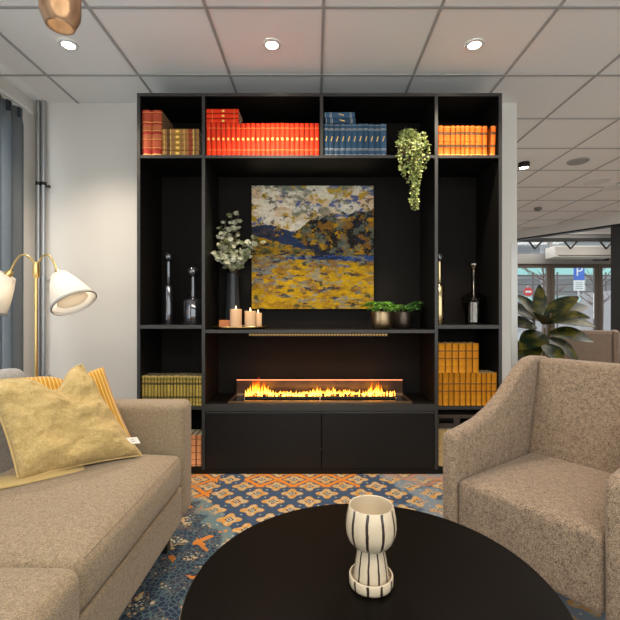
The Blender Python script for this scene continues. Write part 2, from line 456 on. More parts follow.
bare_tree(8.3, 15, 3.2, 'bare leafless tree behind the round red road sign'); bare_tree(9.3, 13.4, 2.9, 'bare leafless tree right behind the parking sign')

# ---------------------------------------------------------------- ceiling fittings
def downlight(x, y, label, r=.045, z=H):
    bm = BM(); lathe(bm, [(r*.78, -.001), (r*.8, -.008), (r*1.15, -.006), (r*1.2, 0)], seg=28, cap=False)
    o = link('downlight', bm, M_white, loc=(x, y, z-.001), smooth=True); tag(o, label, 'ceiling light', 'round recessed ceiling lights')
    bm = BM(); lathe(bm, [(0, -.004), (r*.78, -.004)], seg=28); link('lens', bm, M_lens, o)
    return o
def spot(x, y, z, e, size=100, blend=.6, col=(1, .89, .75), rad=.05, rot=(0, 0, 0)):
    l = bpy.data.lights.new('downlight_beam', 'SPOT'); l.energy = e; l.spot_size = R(size); l.spot_blend = blend; l.color = col; l.shadow_soft_size = rad
    o = bpy.data.objects.new('downlight_beam', l); C.objects.link(o); o.location = (x, y, z); o.rotation_euler = rot; return o
for x, lb in ((-1.43, 'lit ceiling downlight partly behind the amber pendant'), (-.25, 'lit ceiling downlight above the red book row'), (.925, 'lit ceiling downlight above the orange books, right of centre')):
    downlight(x, 2.39, lb); spot(x, 2.39, H-.03, 50, 112, .9, (1, .84, .66))
downlight(2.95, 6.62, 'small lit downlight far back in the lounge ceiling')
d = downlight(4.92, 6.2, 'lit downlight at far right, just before the slanted bulkhead'); 
downlight(5.9, 8.6, 'lit downlight in the vestibule ceiling beyond the bulkhead', z=2.9)
# surface downlight by the wall end
bm = BM(); lathe(bm, [(0, 0), (.055, 0), (.055, -.05), (.045, -.055), (.04, -.04)], seg=24)
o = link('surface_downlight', bm, M_dark, loc=(2.17, 4.28, H-.001), smooth=True); tag(o, 'black rimmed surface spotlight close to the end of the wall', 'ceiling light')
bm = BM(); lathe(bm, [(0, -.05), (.042, -.05)], seg=20); link('lens', bm, M_lens, o)
def disc(name, x, y, r, m, label, cat):
    bm = BM(); lathe(bm, [(0, -.012), (r*.82, -.012), (r*.84, -.004), (r*.88, -.014), (r, -.008), (r*1.02, 0)], seg=36)
    o = link(name, bm, m, loc=(x, y, H-.0005), smooth=True); return tag(o, label, cat)
disc('ceiling_speaker', 2.70, 4.23, .10, mat('speaker_mesh', (.38, .38, .37), .8), 'round grey ceiling speaker grille in the lounge ceiling', 'speaker')
disc('ceiling_diffuser', 3.33, 4.87, .135, M_white, 'wide white round air diffuser behind the speaker grille', 'air vent')
disc('ceiling_diffuser', 3.72, 5.1, .14, M_white, 'white round air diffuser at the right edge of the photo', 'air vent')
bm = BM(); lathe(bm, [(0, -.055), (.03, -.05), (.05, -.03), (.055, 0)], seg=24)
tag(link('smoke_detector', bm, mat('grey_plastic', (.2, .2, .19), .6), loc=(3.30, 6.1, H-.001), smooth=True), 'small grey smoke detector on the lounge ceiling', 'smoke detector')
# wide fill lights added behind and beside the camera and over the lounge
def area(x, y, z, e, sx, sy, col=(1, .9, .77), rot=(0, 0, 0)):
    l = bpy.data.lights.new('area_fill', 'AREA'); l.shape = 'RECTANGLE'; l.size = sx; l.size_y = sy; l.energy = e; l.color = col
    o = bpy.data.objects.new('area_fill', l); C.objects.link(o); o.location = (x, y, z); o.rotation_euler = rot; return o
area(.2, -.3, H-.02, 42, 2.6, .6, (1, .92, .80))
area(1.7, -1.80, 1.5, 30, 6.3, 1.8, (1, .93, .83), (R(90), 0, 0))      # added fill coming in at the added window behind
area(XL-.2, 1.5, 1.4, 32, 1.7, 2.3, (.92, .96, 1), (0, R(-90), 0))   # daylight in at the left window
area(4.2, 4.0, H-.02, 48, 2.6, 2.6, (1, .95, .88))
area(5.0, 8.9, 2.88, 25, 3, .8, (1, .95, .88))

# pendant lamp
M_amber, nt, b = newmat('amber_ribbed_glass'); setin(b, col=(.82, .46, .20), rough=.35, trans=.45, ior=1.15)
xx, yy, zz = xyz(nt); wv = (zz*420).sin()*.5+.5
nt.links.new(mix(nt, noisef(nt, 9, 2, scl=(3, 3, .4)).step(.3, .7), (.28, .18, .11), (.56, .39, .26)), b.inputs['Base Color']); bump(nt, b, wv, .25, .002)
pd = empty('pendant_lamp', (-1.02, 1.65, 2.185), 'amber ribbed glass cylinder pendant lamp hanging at top left', 'pendant lamp')
bm = BM(); lathe(bm, [(.045, .006), (.046, 0), (.052, .001), (.0725, .05), (.074, .07), (.074, .35), (.06, .37), (.02, .38), (.02, .376), (.058, .365), (.070, .348), (.070, .07), (.0685, .053), (.05, .008), (.045, .006)], seg=40); link('glass_shade', bm, M_amber, pd, smooth=True)
M_bulb = mat('lit_bulb', (1, .9, .7), .4, em=(1, .84, .60), es=4)
bm = BM(); lathe(bm, [(0, .05), (.022, .056), (.032, .08), (.030, .11), (.016, .15), (.016, .20), (0, .20)], seg=24); link('bulb', bm, M_bulb, pd, smooth=True)
bm = BM(); lathe(bm, [(0, .201), (.02, .201), (.02, .29), (0, .29)], seg=16); link('socket', bm, M_brass, pd, smooth=True)
bm = BM(); cyl(bm, (0, 0, .29), (0, 0, .4135), .003, 8); link('cord', bm, M_dark, pd)

# ---------------------------------------------------------------- pipes and curtain
for xx_, lb in ((-2.033, 'grey heating pipe in the corner, the one nearer the window'), (-1.994, 'grey heating pipe in the corner, the one farther from window')):
    p = empty('wall_pipe', (xx_, 3.028, 0), lb, 'pipe', 'two upright heating pipes in the corner')
    bm = BM(); cyl(bm, (0, 0, .081), (0, 0, H-.001), .0155, 16); link('tube', bm, M_steel, p, smooth=True)
    for hz in (1.99, 1.30, .60):
        bm = BM(); cyl(bm, (0, 0, hz-.012), (0, 0, hz+.012), .0185, 16); box(bm, -.004, .004, .018, .031, hz-.008, hz+.008)
        if xx_ > -2: cyl(bm, (.018, 0, hz-.02), (.040, 0, hz-.02), .006, 8); cyl(bm, (.04, 0, hz-.02), (.045, 0, hz-.02), .011, 8)
        link('pipe_clamp', bm, M_dark if hz > 1.9 else M_steel, p)
M_cur, nt, b = newmat('sheer_blue_grey_curtain')
b.inputs['Base Color'].default_value = (.10, .125, .15, 1); setin(b, rough=.9)
nz = noisef(nt, 60, 3, scl=(1, .3, 6)); nt.links.new(mix(nt, nz, (.09, .10, .105), (.24, .26, .27)), b.inputs['Base Color'])
trl = nt.nodes.new('ShaderNodeBsdfTranslucent'); trl.inputs[0].default_value = (.38, .42, .46, 1)
trp = nt.nodes.new('ShaderNodeBsdfTransparent')
m1 = nt.nodes.new('ShaderNodeMixShader'); m1.inputs[0].default_value = .45; m2 = nt.nodes.new('ShaderNodeMixShader'); m2.inputs[0].default_value = .26
nt.links.new(b.outputs[0], m1.inputs[1]); nt.links.new(trl.outputs[0], m1.inputs[2]); nt.links.new(m1.outputs[0], m2.inputs[1]); nt.links.new(trp.outputs[0], m2.inputs[2])
nt.links.new(m2.outputs[0], nt.nodes['Material Output'].inputs[0])
cu = empty('window_curtain', (-1.992, 0, 0), 'sheer blue grey curtain hanging in folds before the left window', 'curtain')
bm = BM(); N = 340; ZL = [.03, .4, .8, 1.2, 1.6, 2.0, 2.3, 2.36, 2.42]
cols = []
for i in range(N+1):
    yy_ = 1.35 + (2.80-1.35)*i/N
    col = []
    for zc in ZL:
        amp = .028*(1-.35*(zc > 2.3)) ; ph = i/N*2*PI*15
        col.append((-amp*math.sin(ph + .35*math.sin(zc*1.1+i*.05)) , yy_ + .012*math.sin(ph*2), zc))
    cols.append(col)
V = [[bm.verts.new(p) for p in c] for c in cols]
for i in range(N):
    for k in range(len(ZL)-1): bm.faces.new((V[i][k], V[i+1][k], V[i+1][k+1], V[i][k+1]))
cl = link('curtain_cloth', bm, M_cur, cu, smooth=True)
md = cl.modifiers.new('thickness', 'SOLIDIFY'); md.thickness = .0015
bm = BM()
for i in range(15):
    yc = 1.40 + i*.0967; box(bm, -.034, .012, yc, yc+.042, 2.352, 2.424, .008)
link('pleat', bm, mat('curtain_heading', (.025, .03, .036), .9), cu)
bm = BM(); box(bm, -.01, .01, 1.2, 2.9, 2.44, 2.455)
for i in range(5): box(bm, -.105, .01, 1.3+i*.38, 1.32+i*.38, 2.456, 2.466)
link('curtain_track', bm, M_white, cu)

# ---------------------------------------------------------------- floor lamp
fl = empty('floor_lamp', (-1.557, 2.30, 0), 'brass floor lamp with two pleated white shades behind the sofa', 'floor lamp')
bm = BM(); lathe(bm, [(0, 0), (.13, 0), (.13, .012), (.03, .022), (.015, .03), (0, .03)], seg=40); link('base', bm, M_brass, fl, smooth=True)
bm = BM(); cyl(bm, (0, 0, .028), (0, 0, 1.24), .0095, 16); link('pole', bm, M_brass, fl, smooth=True)
bm = BM(); lathe(bm, [(0, 1.235), (.013, 1.235), (.018, 1.25), (.018, 1.30), (.012, 1.325), (0, 1.33)], seg=20); link('hub', bm, M_brass, fl, smooth=True)
M_shade, nt, b = newmat('pleated_white_fabric'); setin(b, col=(.86, .84, .80), rough=.9)
trl = nt.nodes.new('ShaderNodeBsdfTranslucent'); trl.inputs[0].default_value = (.9, .84, .74, 1)
m1 = nt.nodes.new('ShaderNodeMixShader'); m1.inputs[0].default_value = .38
nt.links.new(b.outputs[0], m1.inputs[1]); nt.links.new(trl.outputs[0], m1.inputs[2]); nt.links.new(m1.outputs[0], nt.nodes['Material Output'].inputs[0])
for s in (1, -1):
    top = Vector((s*.134, -.02, 1.262)); axis = Vector((s*.66, -.20, -1)).normalized()
    pts = [(0, 0, 1.318)]
    for i in range(13):
        t_ = i/12; pts.append((s*(.012+.120*t_), -.02*t_, 1.318+.052*math.sin(PI*min(1, t_*1.02))**.8 - .056*t_**3))
    bm = BM(); tube(bm, pts, .0055, 10); arm = link('arm', bm, M_brass, fl, smooth=True)
    q = Vector((0, 0, -1)).rotation_difference(axis).to_matrix().to_4x4()
    MM = Matrix.Translation(top) @ q
    bm = BM(); lathe(bm, [(0, .016), (.014, .014), (.019, 0), (.021, -.03), (.017, -.05), (0, -.05)], seg=20, M=MM); link('socket', bm, M_brass, fl, smooth=True)
    bm = BM(); n_ = 144; rings = []
    prof = [(.042, -.014), (.068, -.07), (.091, -.13), (.110, -.188), (.116, -.205)]
    for r_, z_ in prof + [(r_-.003, z_) for r_, z_ in prof[::-1]]:
        rings.append([bm.verts.new(MM @ Vector(((r_ + .0016*(i % 2))*math.cos(2*PI*i/n_), (r_+.0016*(i % 2))*math.sin(2*PI*i/n_), z_))) for i in range(n_)])
    rings.append(rings[0])
    for A, B in zip(rings, rings[1:]):
        for i in range(n_): bm.faces.new((A[i], A[(i+1) % n_], B[(i+1) % n_], B[i]))
    sh = link('lamp_shade', bm, M_shade, fl, smooth='full')
    bm = BM(); lathe(bm, [(.1135, -.196), (.1195, -.197), (.1195, -.206), (.1115, -.208), (.111, -.197), (.1135, -.196)], seg=48, M=MM); link('shade_trim', bm, mat('shade_binding', (.45, .43, .40), .8), sh, smooth=True)
    bm = BM(); lathe(bm, [(0, -.052), (.016, -.055), (.03, -.09), (.034, -.115), (.024, -.14), (0, -.15)], seg=24, M=MM); link('bulb', bm, mat('warm_bulb', (1, .95, .85), .4, em=(1, .90, .76), es=6), fl, smooth=True)
    bm = BM(); lathe(bm, [(0, -.178), (.078, -.178), (.08, -.182), (.078, -.186), (0, -.186)], seg=40, M=MM); link('diffuser_disc', bm, M_shade, sh, smooth=True)

# ---------------------------------------------------------------- bookcase
XB0, XB1 = -1.148, 1.206; YB0, YB1 = 2.656, 3.05
D1, D2 = -.719, .782           # the two tall dividers (centres)
TH = .022
bc = empty('bookcase', (0, YB0, 0), 'tall black built-in bookcase with open shelves, doors and fireplace niche', 'bookcase')
def B(name, x0, x1, z0, z1, y0=0.0, y1=.372, m=None, parent=None, edge=True):
    bm = BM(); box(bm, x0, x1, y0, y1, z0, z1, .0012)
    o = link(name, bm, m or M_black, parent or bc); return o
ZT = 2.458; ZTS = 2.058; ZM = .932; ZF = .453
e = .0006
B('side_panel', XB0, XB0+TH, .0, ZT-TH-e); B('side_panel', XB1-TH, XB1, .0, ZT-TH-e)
B('top_panel', XB0, XB1, ZT-TH, ZT)
B('divider', D1-TH/2, D1+TH/2, .030, ZT-TH-e); B('divider', D2-TH/2, D2+TH/2, .030, ZT-TH-e)
xi = [XB0+TH+e, D1-TH/2-e, D1+TH/2+e, D2-TH/2-e, D2+TH/2+e, XB1-TH-e]
# top shelves
B('shelf', xi[0], xi[1], ZTS-.02, ZTS); B('shelf', xi[2], xi[3], ZTS-.02, ZTS); B('shelf', xi[4], xi[5], ZTS-.02, ZTS)
XC = .043
B('divider', XC-TH/2, XC+TH/2, ZTS+e, ZT-TH-e)
# side column shelves
for a_, b_ in ((xi[0], xi[1]), (xi[4], xi[5])):
    B('shelf', a_, b_, .938, .963); B('shelf', a_, b_, .417, .440); B('shelf', a_, b_, .030, .048)
# mantel shelf and hearth deck
ms_ = B('mantel_shelf', xi[2], xi[3], ZM-.022, ZM)
B('hearth_deck', xi[2], xi[3], ZF-.045, ZF)
B('plinth', XB0+TH+e, XB1-TH-e, .0, .0295, .004)
bm = BM(); box(bm, XB0+.001, XB1-.001, .3722, .386, .047, ZT-.002); link('back_panel', bm, mat('matt_black_back', (.0072, .0056, .0046), .8, spec=.2), bc)
# slim strips in a lighter black: light on the front rims, put into colour
bm = BM()
for x_ in (XB0+TH/2, D1, D2, XB1-TH/2): box(bm, x_-TH/2+.001, x_+TH/2-.001, -.0022, -.0002, .032, ZT-.001)
box(bm, XC-TH/2+.001, XC+TH/2-.001, -.0022, -.0002, ZTS+.001, ZT-TH-.001)
for a_, b_ in ((xi[0], xi[1]), (xi[2], xi[3]), (xi[4], xi[5])):
    box(bm, a_, b_, -.0022, -.0002, ZTS-.019, ZTS-.001); box(bm, a_, b_, -.0022, -.0002, ZT-TH+.001, ZT-.001)
for a_, b_ in ((xi[0], xi[1]), (xi[4], xi[5])): box(bm, a_, b_, -.0022, -.0002, .939, .962); box(bm, a_, b_, -.0022, -.0002, .418, .439)
box(bm, xi[2], xi[3], -.0022, -.0002, ZM-.021, ZM-.001)
box(bm, xi[2], xi[3], -.0022, -.0002, ZF-.044, ZF-.001)
link('lit_rim', bm, M_lit_rim, bc)
# cupboard doors
for a_, b_ in ((xi[2]+.001, XC-.0025), (XC+.0025-.001, xi[3]-.001)):
    bm = BM(); box(bm, a_, b_, .004, .022, .034, .386, .0015); link('door', bm, M_door, bc)
bm = BM(); box(bm, xi[2], xi[3], .004, .018, .391, .403, .001); link('door_rail', bm, mat('shiny_black_rail', (.05, .05, .05), .15), bc)
# gold dashes on a dark strip, modelled for the reflections under the mantel
vb = BM(); box(vb, -.43, .47, .012, .02, ZM-.043, ZM-.0225); vg = link('glint_backing', vb, M_dark, bc)
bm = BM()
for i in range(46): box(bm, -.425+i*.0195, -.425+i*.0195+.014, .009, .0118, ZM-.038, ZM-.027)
link('glint_dashes', bm, mat('gold_glint', (.36, .20, .06), .4, metal=1), vg)

# ---------------------------------------------------------------- fireplace insert
fp = empty('fireplace_insert', (.033, 2.82, ZF+.001), 'electric fireplace insert with orange flames in the black niche', 'fireplace')
# tray with bronze rim
bm = BM(); x0, x1, y0, y1 = -.60, .60, -.135, .13
box(bm, x0, x1, y0, y0+.012, 0, .012); box(bm, x0, x1, y1-.012, y1, 0, .012); box(bm, x0, x0+.012, y0+.012, y1-.012, 0, .012); box(bm, x1-.012, x1, y0+.012, y1-.012, 0, .012)
link('rim', bm, mat('bronze_rim', (.45, .30, .17), .3, metal=1), fp)
bm = BM(); box(bm, x0+.013, x1-.013, y0+.013, y1-.013, 0, .004); link('tray', bm, mat('black_glass_tray', (.01, .009, .008), .08), fp)
bm = BM(); box(bm, -.525, .525, -.045, .05, .0042, .022, .002); link('burner_bed', bm, M_dark, fp)
M_log, nt, b = newmat('ember_bed'); setin(b, col=(.02, .012, .01), rough=.9, em=(1, .25, .03))
nt.links.new((noisef(nt, 45, 3).step(.5, .65)*3.5).v, b.inputs['Emission Strength'])
bm = BM(); rnd = random.Random(3)
for i in range(70):
    r_ = bmesh.ops.create_icosphere(bm, subdivisions=1, radius=1)
    T = Matrix.Translation((rnd.uniform(-.505, .505), rnd.uniform(-.03, .035), .030)) @ Matrix.Rotation(rnd.uniform(0, 3), 4, 'Z') @ Matrix.Diagonal((rnd.uniform(.012, .026), rnd.uniform(.008, .014), .009, 1))
    bmesh.ops.transform(bm, matrix=T, verts=r_['verts'])
link('embers', bm, M_log, fp, smooth=True)['kind'] = 'stuff'
# flames
M_flame, nt, b = newmat('flame')
x_, y_, z_ = xyz(nt)
nt.nodes.remove(b)
em = nt.nodes.new('ShaderNodeEmission')
hh = (z_ - .02)/.085 + (noisef(nt, 60, 2) - .5)*.6
c1 = mix(nt, hh.step(.0, .55), (1, .48, .06), (1, .24, .012)); c2 = mix(nt, hh.step(.55, 1.0), c1, (.75, .07, .003))
nt.links.new(c2, em.inputs[0]); nt.links.new(((hh.step(0, 1.0)*-4.5 + 6.0).max(.9)).v, em.inputs[1])
trp = nt.nodes.new('ShaderNodeBsdfTransparent'); ms = nt.nodes.new('ShaderNodeMixShader')
nt.links.new((hh.step(.1, 1.1)*.6).v, ms.inputs[0]); nt.links.new(em.outputs[0], ms.inputs[1]); nt.links.new(trp.outputs[0], ms.inputs[2]); nt.links.new(ms.outputs[0], nt.nodes['Material Output'].inputs[0])
bm = BM()
def flame_h(x):
    return .030 + .075*math.exp(-((x+.44)/.045)**2) + .035*math.exp(-((x+.38)/.05)**2) + .068*math.exp(-((x-.345)/.014)**2) + .055*math.exp(-((x-.40)/.022)**2) + .018*math.exp(-((x+.02)/.05)**2) + .02*math.exp(-((x-.12)/.05)**2)
for i in range(130):
    x = -.505 + 1.02*(i+rnd.random())/130; hgt = flame_h(x)*rnd.uniform(.55, 1.25); wd = rnd.uniform(.007, .013)*(1+hgt*4); yy_ = rnd.uniform(-.03, .03)
    lean = rnd.uniform(-.2, .2)*hgt; ph = rnd.uniform(0, 6)
    pts = []; rad = []
    for k in range(8):
        t_ = k/7; pts.append((x+lean*t_*t_+.12*wd*math.sin(ph+5*t_), yy_, .022+hgt*t_)); rad.append(max(.0004, wd*.55*((1-t_)**.8)*(.55+1.3*t_*(1-t_)*1.6)))
    tube(bm, pts, rad, 7)
link('flames', bm, M_flame, fp, smooth='full')['kind'] = 'stuff'
# glass / mist screen behind
M_scr, nt, b = newmat('smoked_brown_screen'); setin(b, rough=.28, spec=.8)
nt.links.new(mix(nt, noisef(nt, 14, 5, scl=(1, 1, 3)).step(.3, .7), (.012, .006, .003), (.08, .032, .012)), b.inputs['Base Color'])
bm = BM(); box(bm, -.595, .595, .136, .142, .0, .102); link('back_screen', bm, M_scr, fp)
bm = BM(); box(bm, -.595, .595, .135, .143, .1025, .108); link('screen_top_bar', bm, mat('glowing_edge', (.6, .25, .12), .3, em=(1, .34, .16), es=.7), fp)
for sx in (-.5, 0, .5):
    bm = BM(); box(bm, sx-.004, sx+.004, y0+.03, y0+.036, .0045, .028, .001); link('glass_clip', bm, M_chrome, fp)
def pt(x, y, z, e, col, rad=.05):
    l = bpy.data.lights.new('fire_glow', 'POINT'); l.energy = e; l.color = col; l.shadow_soft_size = rad
    o = bpy.data.objects.new('fire_glow', l); C.objects.link(o); o.location = (x, y, z); return o
for fx in (-.3, .03, .36): pt(fx, 2.83, .60, .55, (1, .33, .06), .03)

# ---------------------------------------------------------------- painting
def paint_col(u, v):
    F = lambda su, sv, o: noise.fractal(Vector((u*su*.95+o, v*sv*.95+o*.7, o*1.3)), .5, 2.3, 4)
    W_ = lambda su, sv, o: noise.noise(Vector((u*su+o, v*sv+o*.7, o*1.3)))
    u0 = u + .012*W_(26, 26, 2); v0 = v + .010*W_(26, 40, 5)
    def mixc(a_, b_, t_): t_ = max(0, min(1, t_)); return tuple(p*(1-t_)+q*t_ for p, q in zip(a_, b_))
    def sm(x, k=7): return max(0, min(1, x*k+.5))
    navy = (.022, .026, .055); ochre = (.50, .27, .012); olive = (.10, .09, .025); cream = (.60, .50, .36); sage = (.15, .17, .13); grey = (.22, .23, .21); dblue = (.02, .035, .14); yel = (.62, .36, .008); black = (.018, .016, .014); rust = (.32, .15, .02)
    def ridge(pts):
        for (a0, b0), (a1, b1) in zip(pts, pts[1:]):
            if u0 <= a1: return b0+(b1-b0)*(u0-a0)/(a1-a0)
        return pts[-1][1]
    rl = ridge([(-1, .66), (0, .665), (.12, .69), (.22, .665), (.36, .615), (.48, .52), (.55, .48), (2, .3)])
    rr_ = ridge([(-1, 0), (.33, .60), (.37, .63), (.48, .725), (.55, .72), (.62, .76), (.70, .73), (.76, .735), (.84, .79), (.92, .785), (1, .81), (2, .85)])
    if v0 > rl and v0 > rr_:
        c = mixc(cream, (.62, .44, .27), sm(F(4, 5, 1), 2)); c = mixc(c, sage, sm(v-.93+.10*F(5, 8, 8), 9)); c = mixc(c, (.42, .27, .03), sm(F(9, 11, 14)-.28))
        c = mixc(c, sage, sm(F(5, 7, 31)-.32+.6*(v-.85))*.8); c = mixc(c, (.10, .12, .24), sm(F(8, 13, 3)+.35*u-.58)); c = mixc(c, (.72, .66, .54), sm(F(8, 14, 21)-.18)*.8)
        c = mixc(c, black, sm(F(14, 20, 41)-.50)*.8)
    elif v0 > .455 and v0 <= rr_ and v0 > .455 + max(0, .52-u)*.75:
        c = mixc(olive, navy, sm(F(7, 8, 4), 4)); c = mixc(c, ochre, sm(F(8, 10, 6)-.27)); c = mixc(c, black, sm(F(9, 11, 30)-.05)); c = mixc(c, rust, sm(F(13, 13, 33)-.25)*.8); c = mixc(c, sage, sm(F(12, 14, 37)-.32)*.8)
    elif v0 > .50 + .10*max(0, .42-u)/.42 - .03*u and v0 <= rl:
        c = mixc(navy, (.075, .065, .075), sm(F(5, 9, 7), 2)); c = mixc(c, ochre, sm(F(10, 12, 3)-.33)); c = mixc(c, (.03, .05, .12), sm(F(7, 11, 55)-.15))
    elif v0 > .438 - .01*u:
        c = mixc(olive, (.20, .17, .07), sm(F(5, 26, 9), 3)); c = mixc(c, ochre, sm(F(9, 14, 15)-.08)); c = mixc(c, navy, sm(F(6, 30, 16)-.25+.3*(u-.6)))
    elif v0 > .400 - .03*max(0, u-.55) and u0 > .28:
        c = mixc(navy, dblue, sm(F(8, 30, 77), 3)); c = mixc(c, (.03, .08, .26), sm(F(10, 30, 12)+.25*(u-.7))); c = mixc(c, grey, sm(F(10, 24, 18)-.35))
    else:
        c = mixc(ochre, yel, sm(F(6, 14, 19)))
        c = mixc(c, grey, sm(F(5, 12, 23)-.16+1.3*(v-.27)+.12*(u-.5), 5)); c = mixc(c, (.36, .32, .20), sm(F(9, 19, 29)-.30)); c = mixc(c, navy, sm(F(7, 24, 47)-.36)*.9)
        c = mixc(c, yel, sm(F(7, 22, 51)-.12+(.16-v)*1.2)); c = mixc(c, (.10, .09, .03), sm(W_(15, 24, 27)-.42)); c = mixc(c, rust, sm(F(11, 20, 61)-.33)*.7)
    k_ = (.92 if v0 > rl and v0 > rr_ else .70) + .18*W_(60, 90, 71) + .2*W_(14, 40, 73)
    return tuple(max(.004, min(1, q*k_)) for q in c)
M_paint, nt, b = newmat('oil_paint'); setin(b, rough=.7, spec=.12)
at = nt.nodes.new('ShaderNodeAttribute'); at.attribute_name = 'paint'; nt.links.new(at.outputs['Color'], b.inputs['Base Color'])
bump(nt, b, noisef(nt, 40, 5, scl=(.5, 1, 2)), .5, .004)
PW, PH = .886, .895
pa = empty('canvas_painting', (-.017, 3.025, 1.07), 'square abstract mountain lake painting in yellow and blue on black back', 'painting')
bm = BM(); NP = 230; G = [[bm.verts.new((PW*(i/NP-.5), -.0305, PH*j/NP)) for i in range(NP+1)] for j in range(NP+1)]
for j in range(NP):
    for i in range(NP): bm.faces.new((G[j][i], G[j][i+1], G[j+1][i+1], G[j+1][i]))
for f_ in bm.faces: f_.normal_flip() if f_.normal.y > 0 else None
po = link('painted_surface', bm, M_paint, pa)
ca = po.data.color_attributes.new('paint', 'FLOAT_COLOR', 'POINT')
for j in range(NP+1):
    for i in range(NP+1): ca.data[j*(NP+1)+i].color = (*paint_col(i/NP, j/NP), 1)
bm = BM(); box(bm, -PW/2, PW/2, -.030, .0, 0, PH); link('canvas', bm, mat('raw_canvas', (.48, .47, .40), .9), pa)

# ---------------------------------------------------------------- books
def book_mat(name, base, gold, bands, emblem=None, board=None, var=.25, rough=.45, marble=None, edge_shade=None):
    m, nt, b = newmat(name); setin(b, rough=.6, spec=.15)
    x, y, z = xyz(nt)
    oi = nt.nodes.new('ShaderNodeObjectInfo'); rn = S(nt, oi.outputs['Random'])
    dark = tuple(c*(1-var) for c in base); c = mix(nt, rn, dark, base)
    if marble: c = mix(nt, noisef(nt, marble[1], 4).step(.4, .62), c, marble[0])
    sp = y.lt(.013)
    if board: c = mix(nt, 1-sp, c, mix(nt, noisef(nt, 90, 4).step(.4, .6), board, tuple(q*.45 for q in board)))
    if edge_shade: c = mix(nt, x.abs().step(edge_shade*.7, edge_shade), c, tuple(q*.25 for q in base))  # spine edges darkened in colour for the shade between books
    for z0, z1, col in bands:
        c = mix(nt, z.gt(z0)*z.lt(z1)*sp, c, mix(nt, noisef(nt, 300, 1).step(.3, .6), col, tuple(q*.75 for q in col)))
    if emblem:
        zc, kind, w, h = emblem
        dz = z - zc
        if kind == 'dot': e_ = ((x/w)*(x/w) + (dz/h)*(dz/h)).lt(1.0)
        else: e_ = ((x - dz*.28).abs().lt(w)) * dz.abs().lt(h)
        c = mix(nt, e_*sp, c, gold)
    nt.links.new(c, b.inputs['Base Color']); return m
M_pages, nt, b = newmat('book_pages'); setin(b, rough=.9)
nt.links.new(mix(nt, noisef(nt, 20, 2, scl=(40, 1, 1)), (.55, .45, .28), (.75, .66, .48)), b.inputs['Base Color'])
def make_book(t, h, d, m, ribs=(), label='', cat='book', loc=(0, 0, 0), group=None, bulge=.16, wonky=0):
    """upright book: spine faces -Y at y = 0, thickness t along X, height h, depth d"""
    bm = BM(); ht = t/2; bt = min(.0028, t*.12)
    spine = []; ns = 8
    for i in range(ns+1):
        a_ = -1 + 2*i/ns; spine.append((a_*ht*.97, bulge*t*(a_*a_) , 1))
    outer = [(-ht, bulge*t+.004, .0)] and [(-ht, d, 0)] + [(-ht, bulge*t+.003, 0)] + spine + [(ht, bulge*t+.003, 0)] + [(ht, d, 0)]
    inner = [(ht-bt, d, 0), (ht-bt, bulge*t+.006, 0), (0, .008, 0), (-ht+bt, bulge*t+.006, 0), (-ht+bt, d, 0)]
    poly = outer + inner
    levels = [(0, 0), (.0015, .0008)]
    for rz in ribs: levels += [(rz-.003, .0008), (rz-.0015, -.0012), (rz+.0015, -.0012), (rz+.003, .0008)]
    levels += [(h-.0015, .0008), (h, 0)]
    rings = []
    for zc, off in levels:
        rings.append([bm.verts.new((px, py + (off if fl_ else 0), zc)) for px, py, fl_ in poly])
    for A, Bq in zip(rings, rings[1:]):
        for i in range(len(poly)):
            j = (i+1) % len(poly); bm.faces.new((A[i], A[j], Bq[j], Bq[i]))
    bm.faces.new(rings[0]); bm.faces.new(rings[-1][::-1])
    o = link('book', bm, m, loc=loc, smooth=True); tag(o, label, cat, group)
    bm = BM(); box(bm, -ht+bt+.0002, ht-bt-.0002, bulge*t+.007, d-.004, .003, h-.003); link('pages', bm, M_pages, o)
    return o
ORD = 'first second third fourth fifth sixth seventh eighth ninth tenth eleventh twelfth thirteenth fourteenth fifteenth sixteenth seventeenth eighteenth nineteenth twentieth twenty-first twenty-second twenty-third'.split()
GOLD = (.95, .62, .16)
YS = 2.665      # spines just inside the front edge of the shelf
ZS = ZTS + .0008

# two tall red volumes
mb = book_mat('red_leather_gilt', (.50, .045, .03), GOLD, [(.006, .012, GOLD), (.05, .054, GOLD), (.105, .109, GOLD), (.113, .140, (.60, .17, .07)), (.16, .164, GOLD), (.060, .098, (.56, .12, .05)), (.168, .20, (.58, .16, .06)), (.215, .219, GOLD), (.225, .27, (.52, .09, .04)), (.280, .283, GOLD)], board=(.30, .18, .09))
b1 = make_book(.0645, .295, .22, mb, (.055, .11, .165, .22), 'tall thick red leather volume standing against the bookcase left side', loc=(-1.0915, YS, ZS), group='tall red volumes at top left')
dup(b1, (-1.0262, YS, ZS), 'tall thick red leather volume touching the stack of brown books')
# five lying brown volumes
mb = book_mat('brown_calf_gilt', (.42, .17, .05), GOLD, [(.010, .014, GOLD), (.03, .05, (.16, .07, .03)), (.052, .056, GOLD), (.084, .114, (.50, .27, .05)), (.14, .144, GOLD), (.17, .195, (.36, .07, .03)), (.20, .204, GOLD), (.212, .222, (.20, .12, .04))], emblem=(.099, 'dot', .008, .012), marble=((.30, .20, .07), 40))
w5 = ['at the bottom', 'second from the bottom', 'in the middle', 'second from the top', 'on top']
th = .0345; base_b = None
for i in range(5):
    zc = ZS + th/2 + i*(th+.0012) + (.003 if i == 4 else 0)*0
    lab = 'brown calf book lying %s of the five-book stack' % w5[i]
    loc = (-.992 + random.uniform(0, .004), YS+.003+random.uniform(0, .006), zc)
    if i == 0: base_b = make_book(th, .238, .17, mb, (.06, .12, .18), lab, loc=loc, group='brown books lying at top left'); base_b.rotation_euler = (0, PI/2, 0)
    else: dup(base_b, loc, lab)
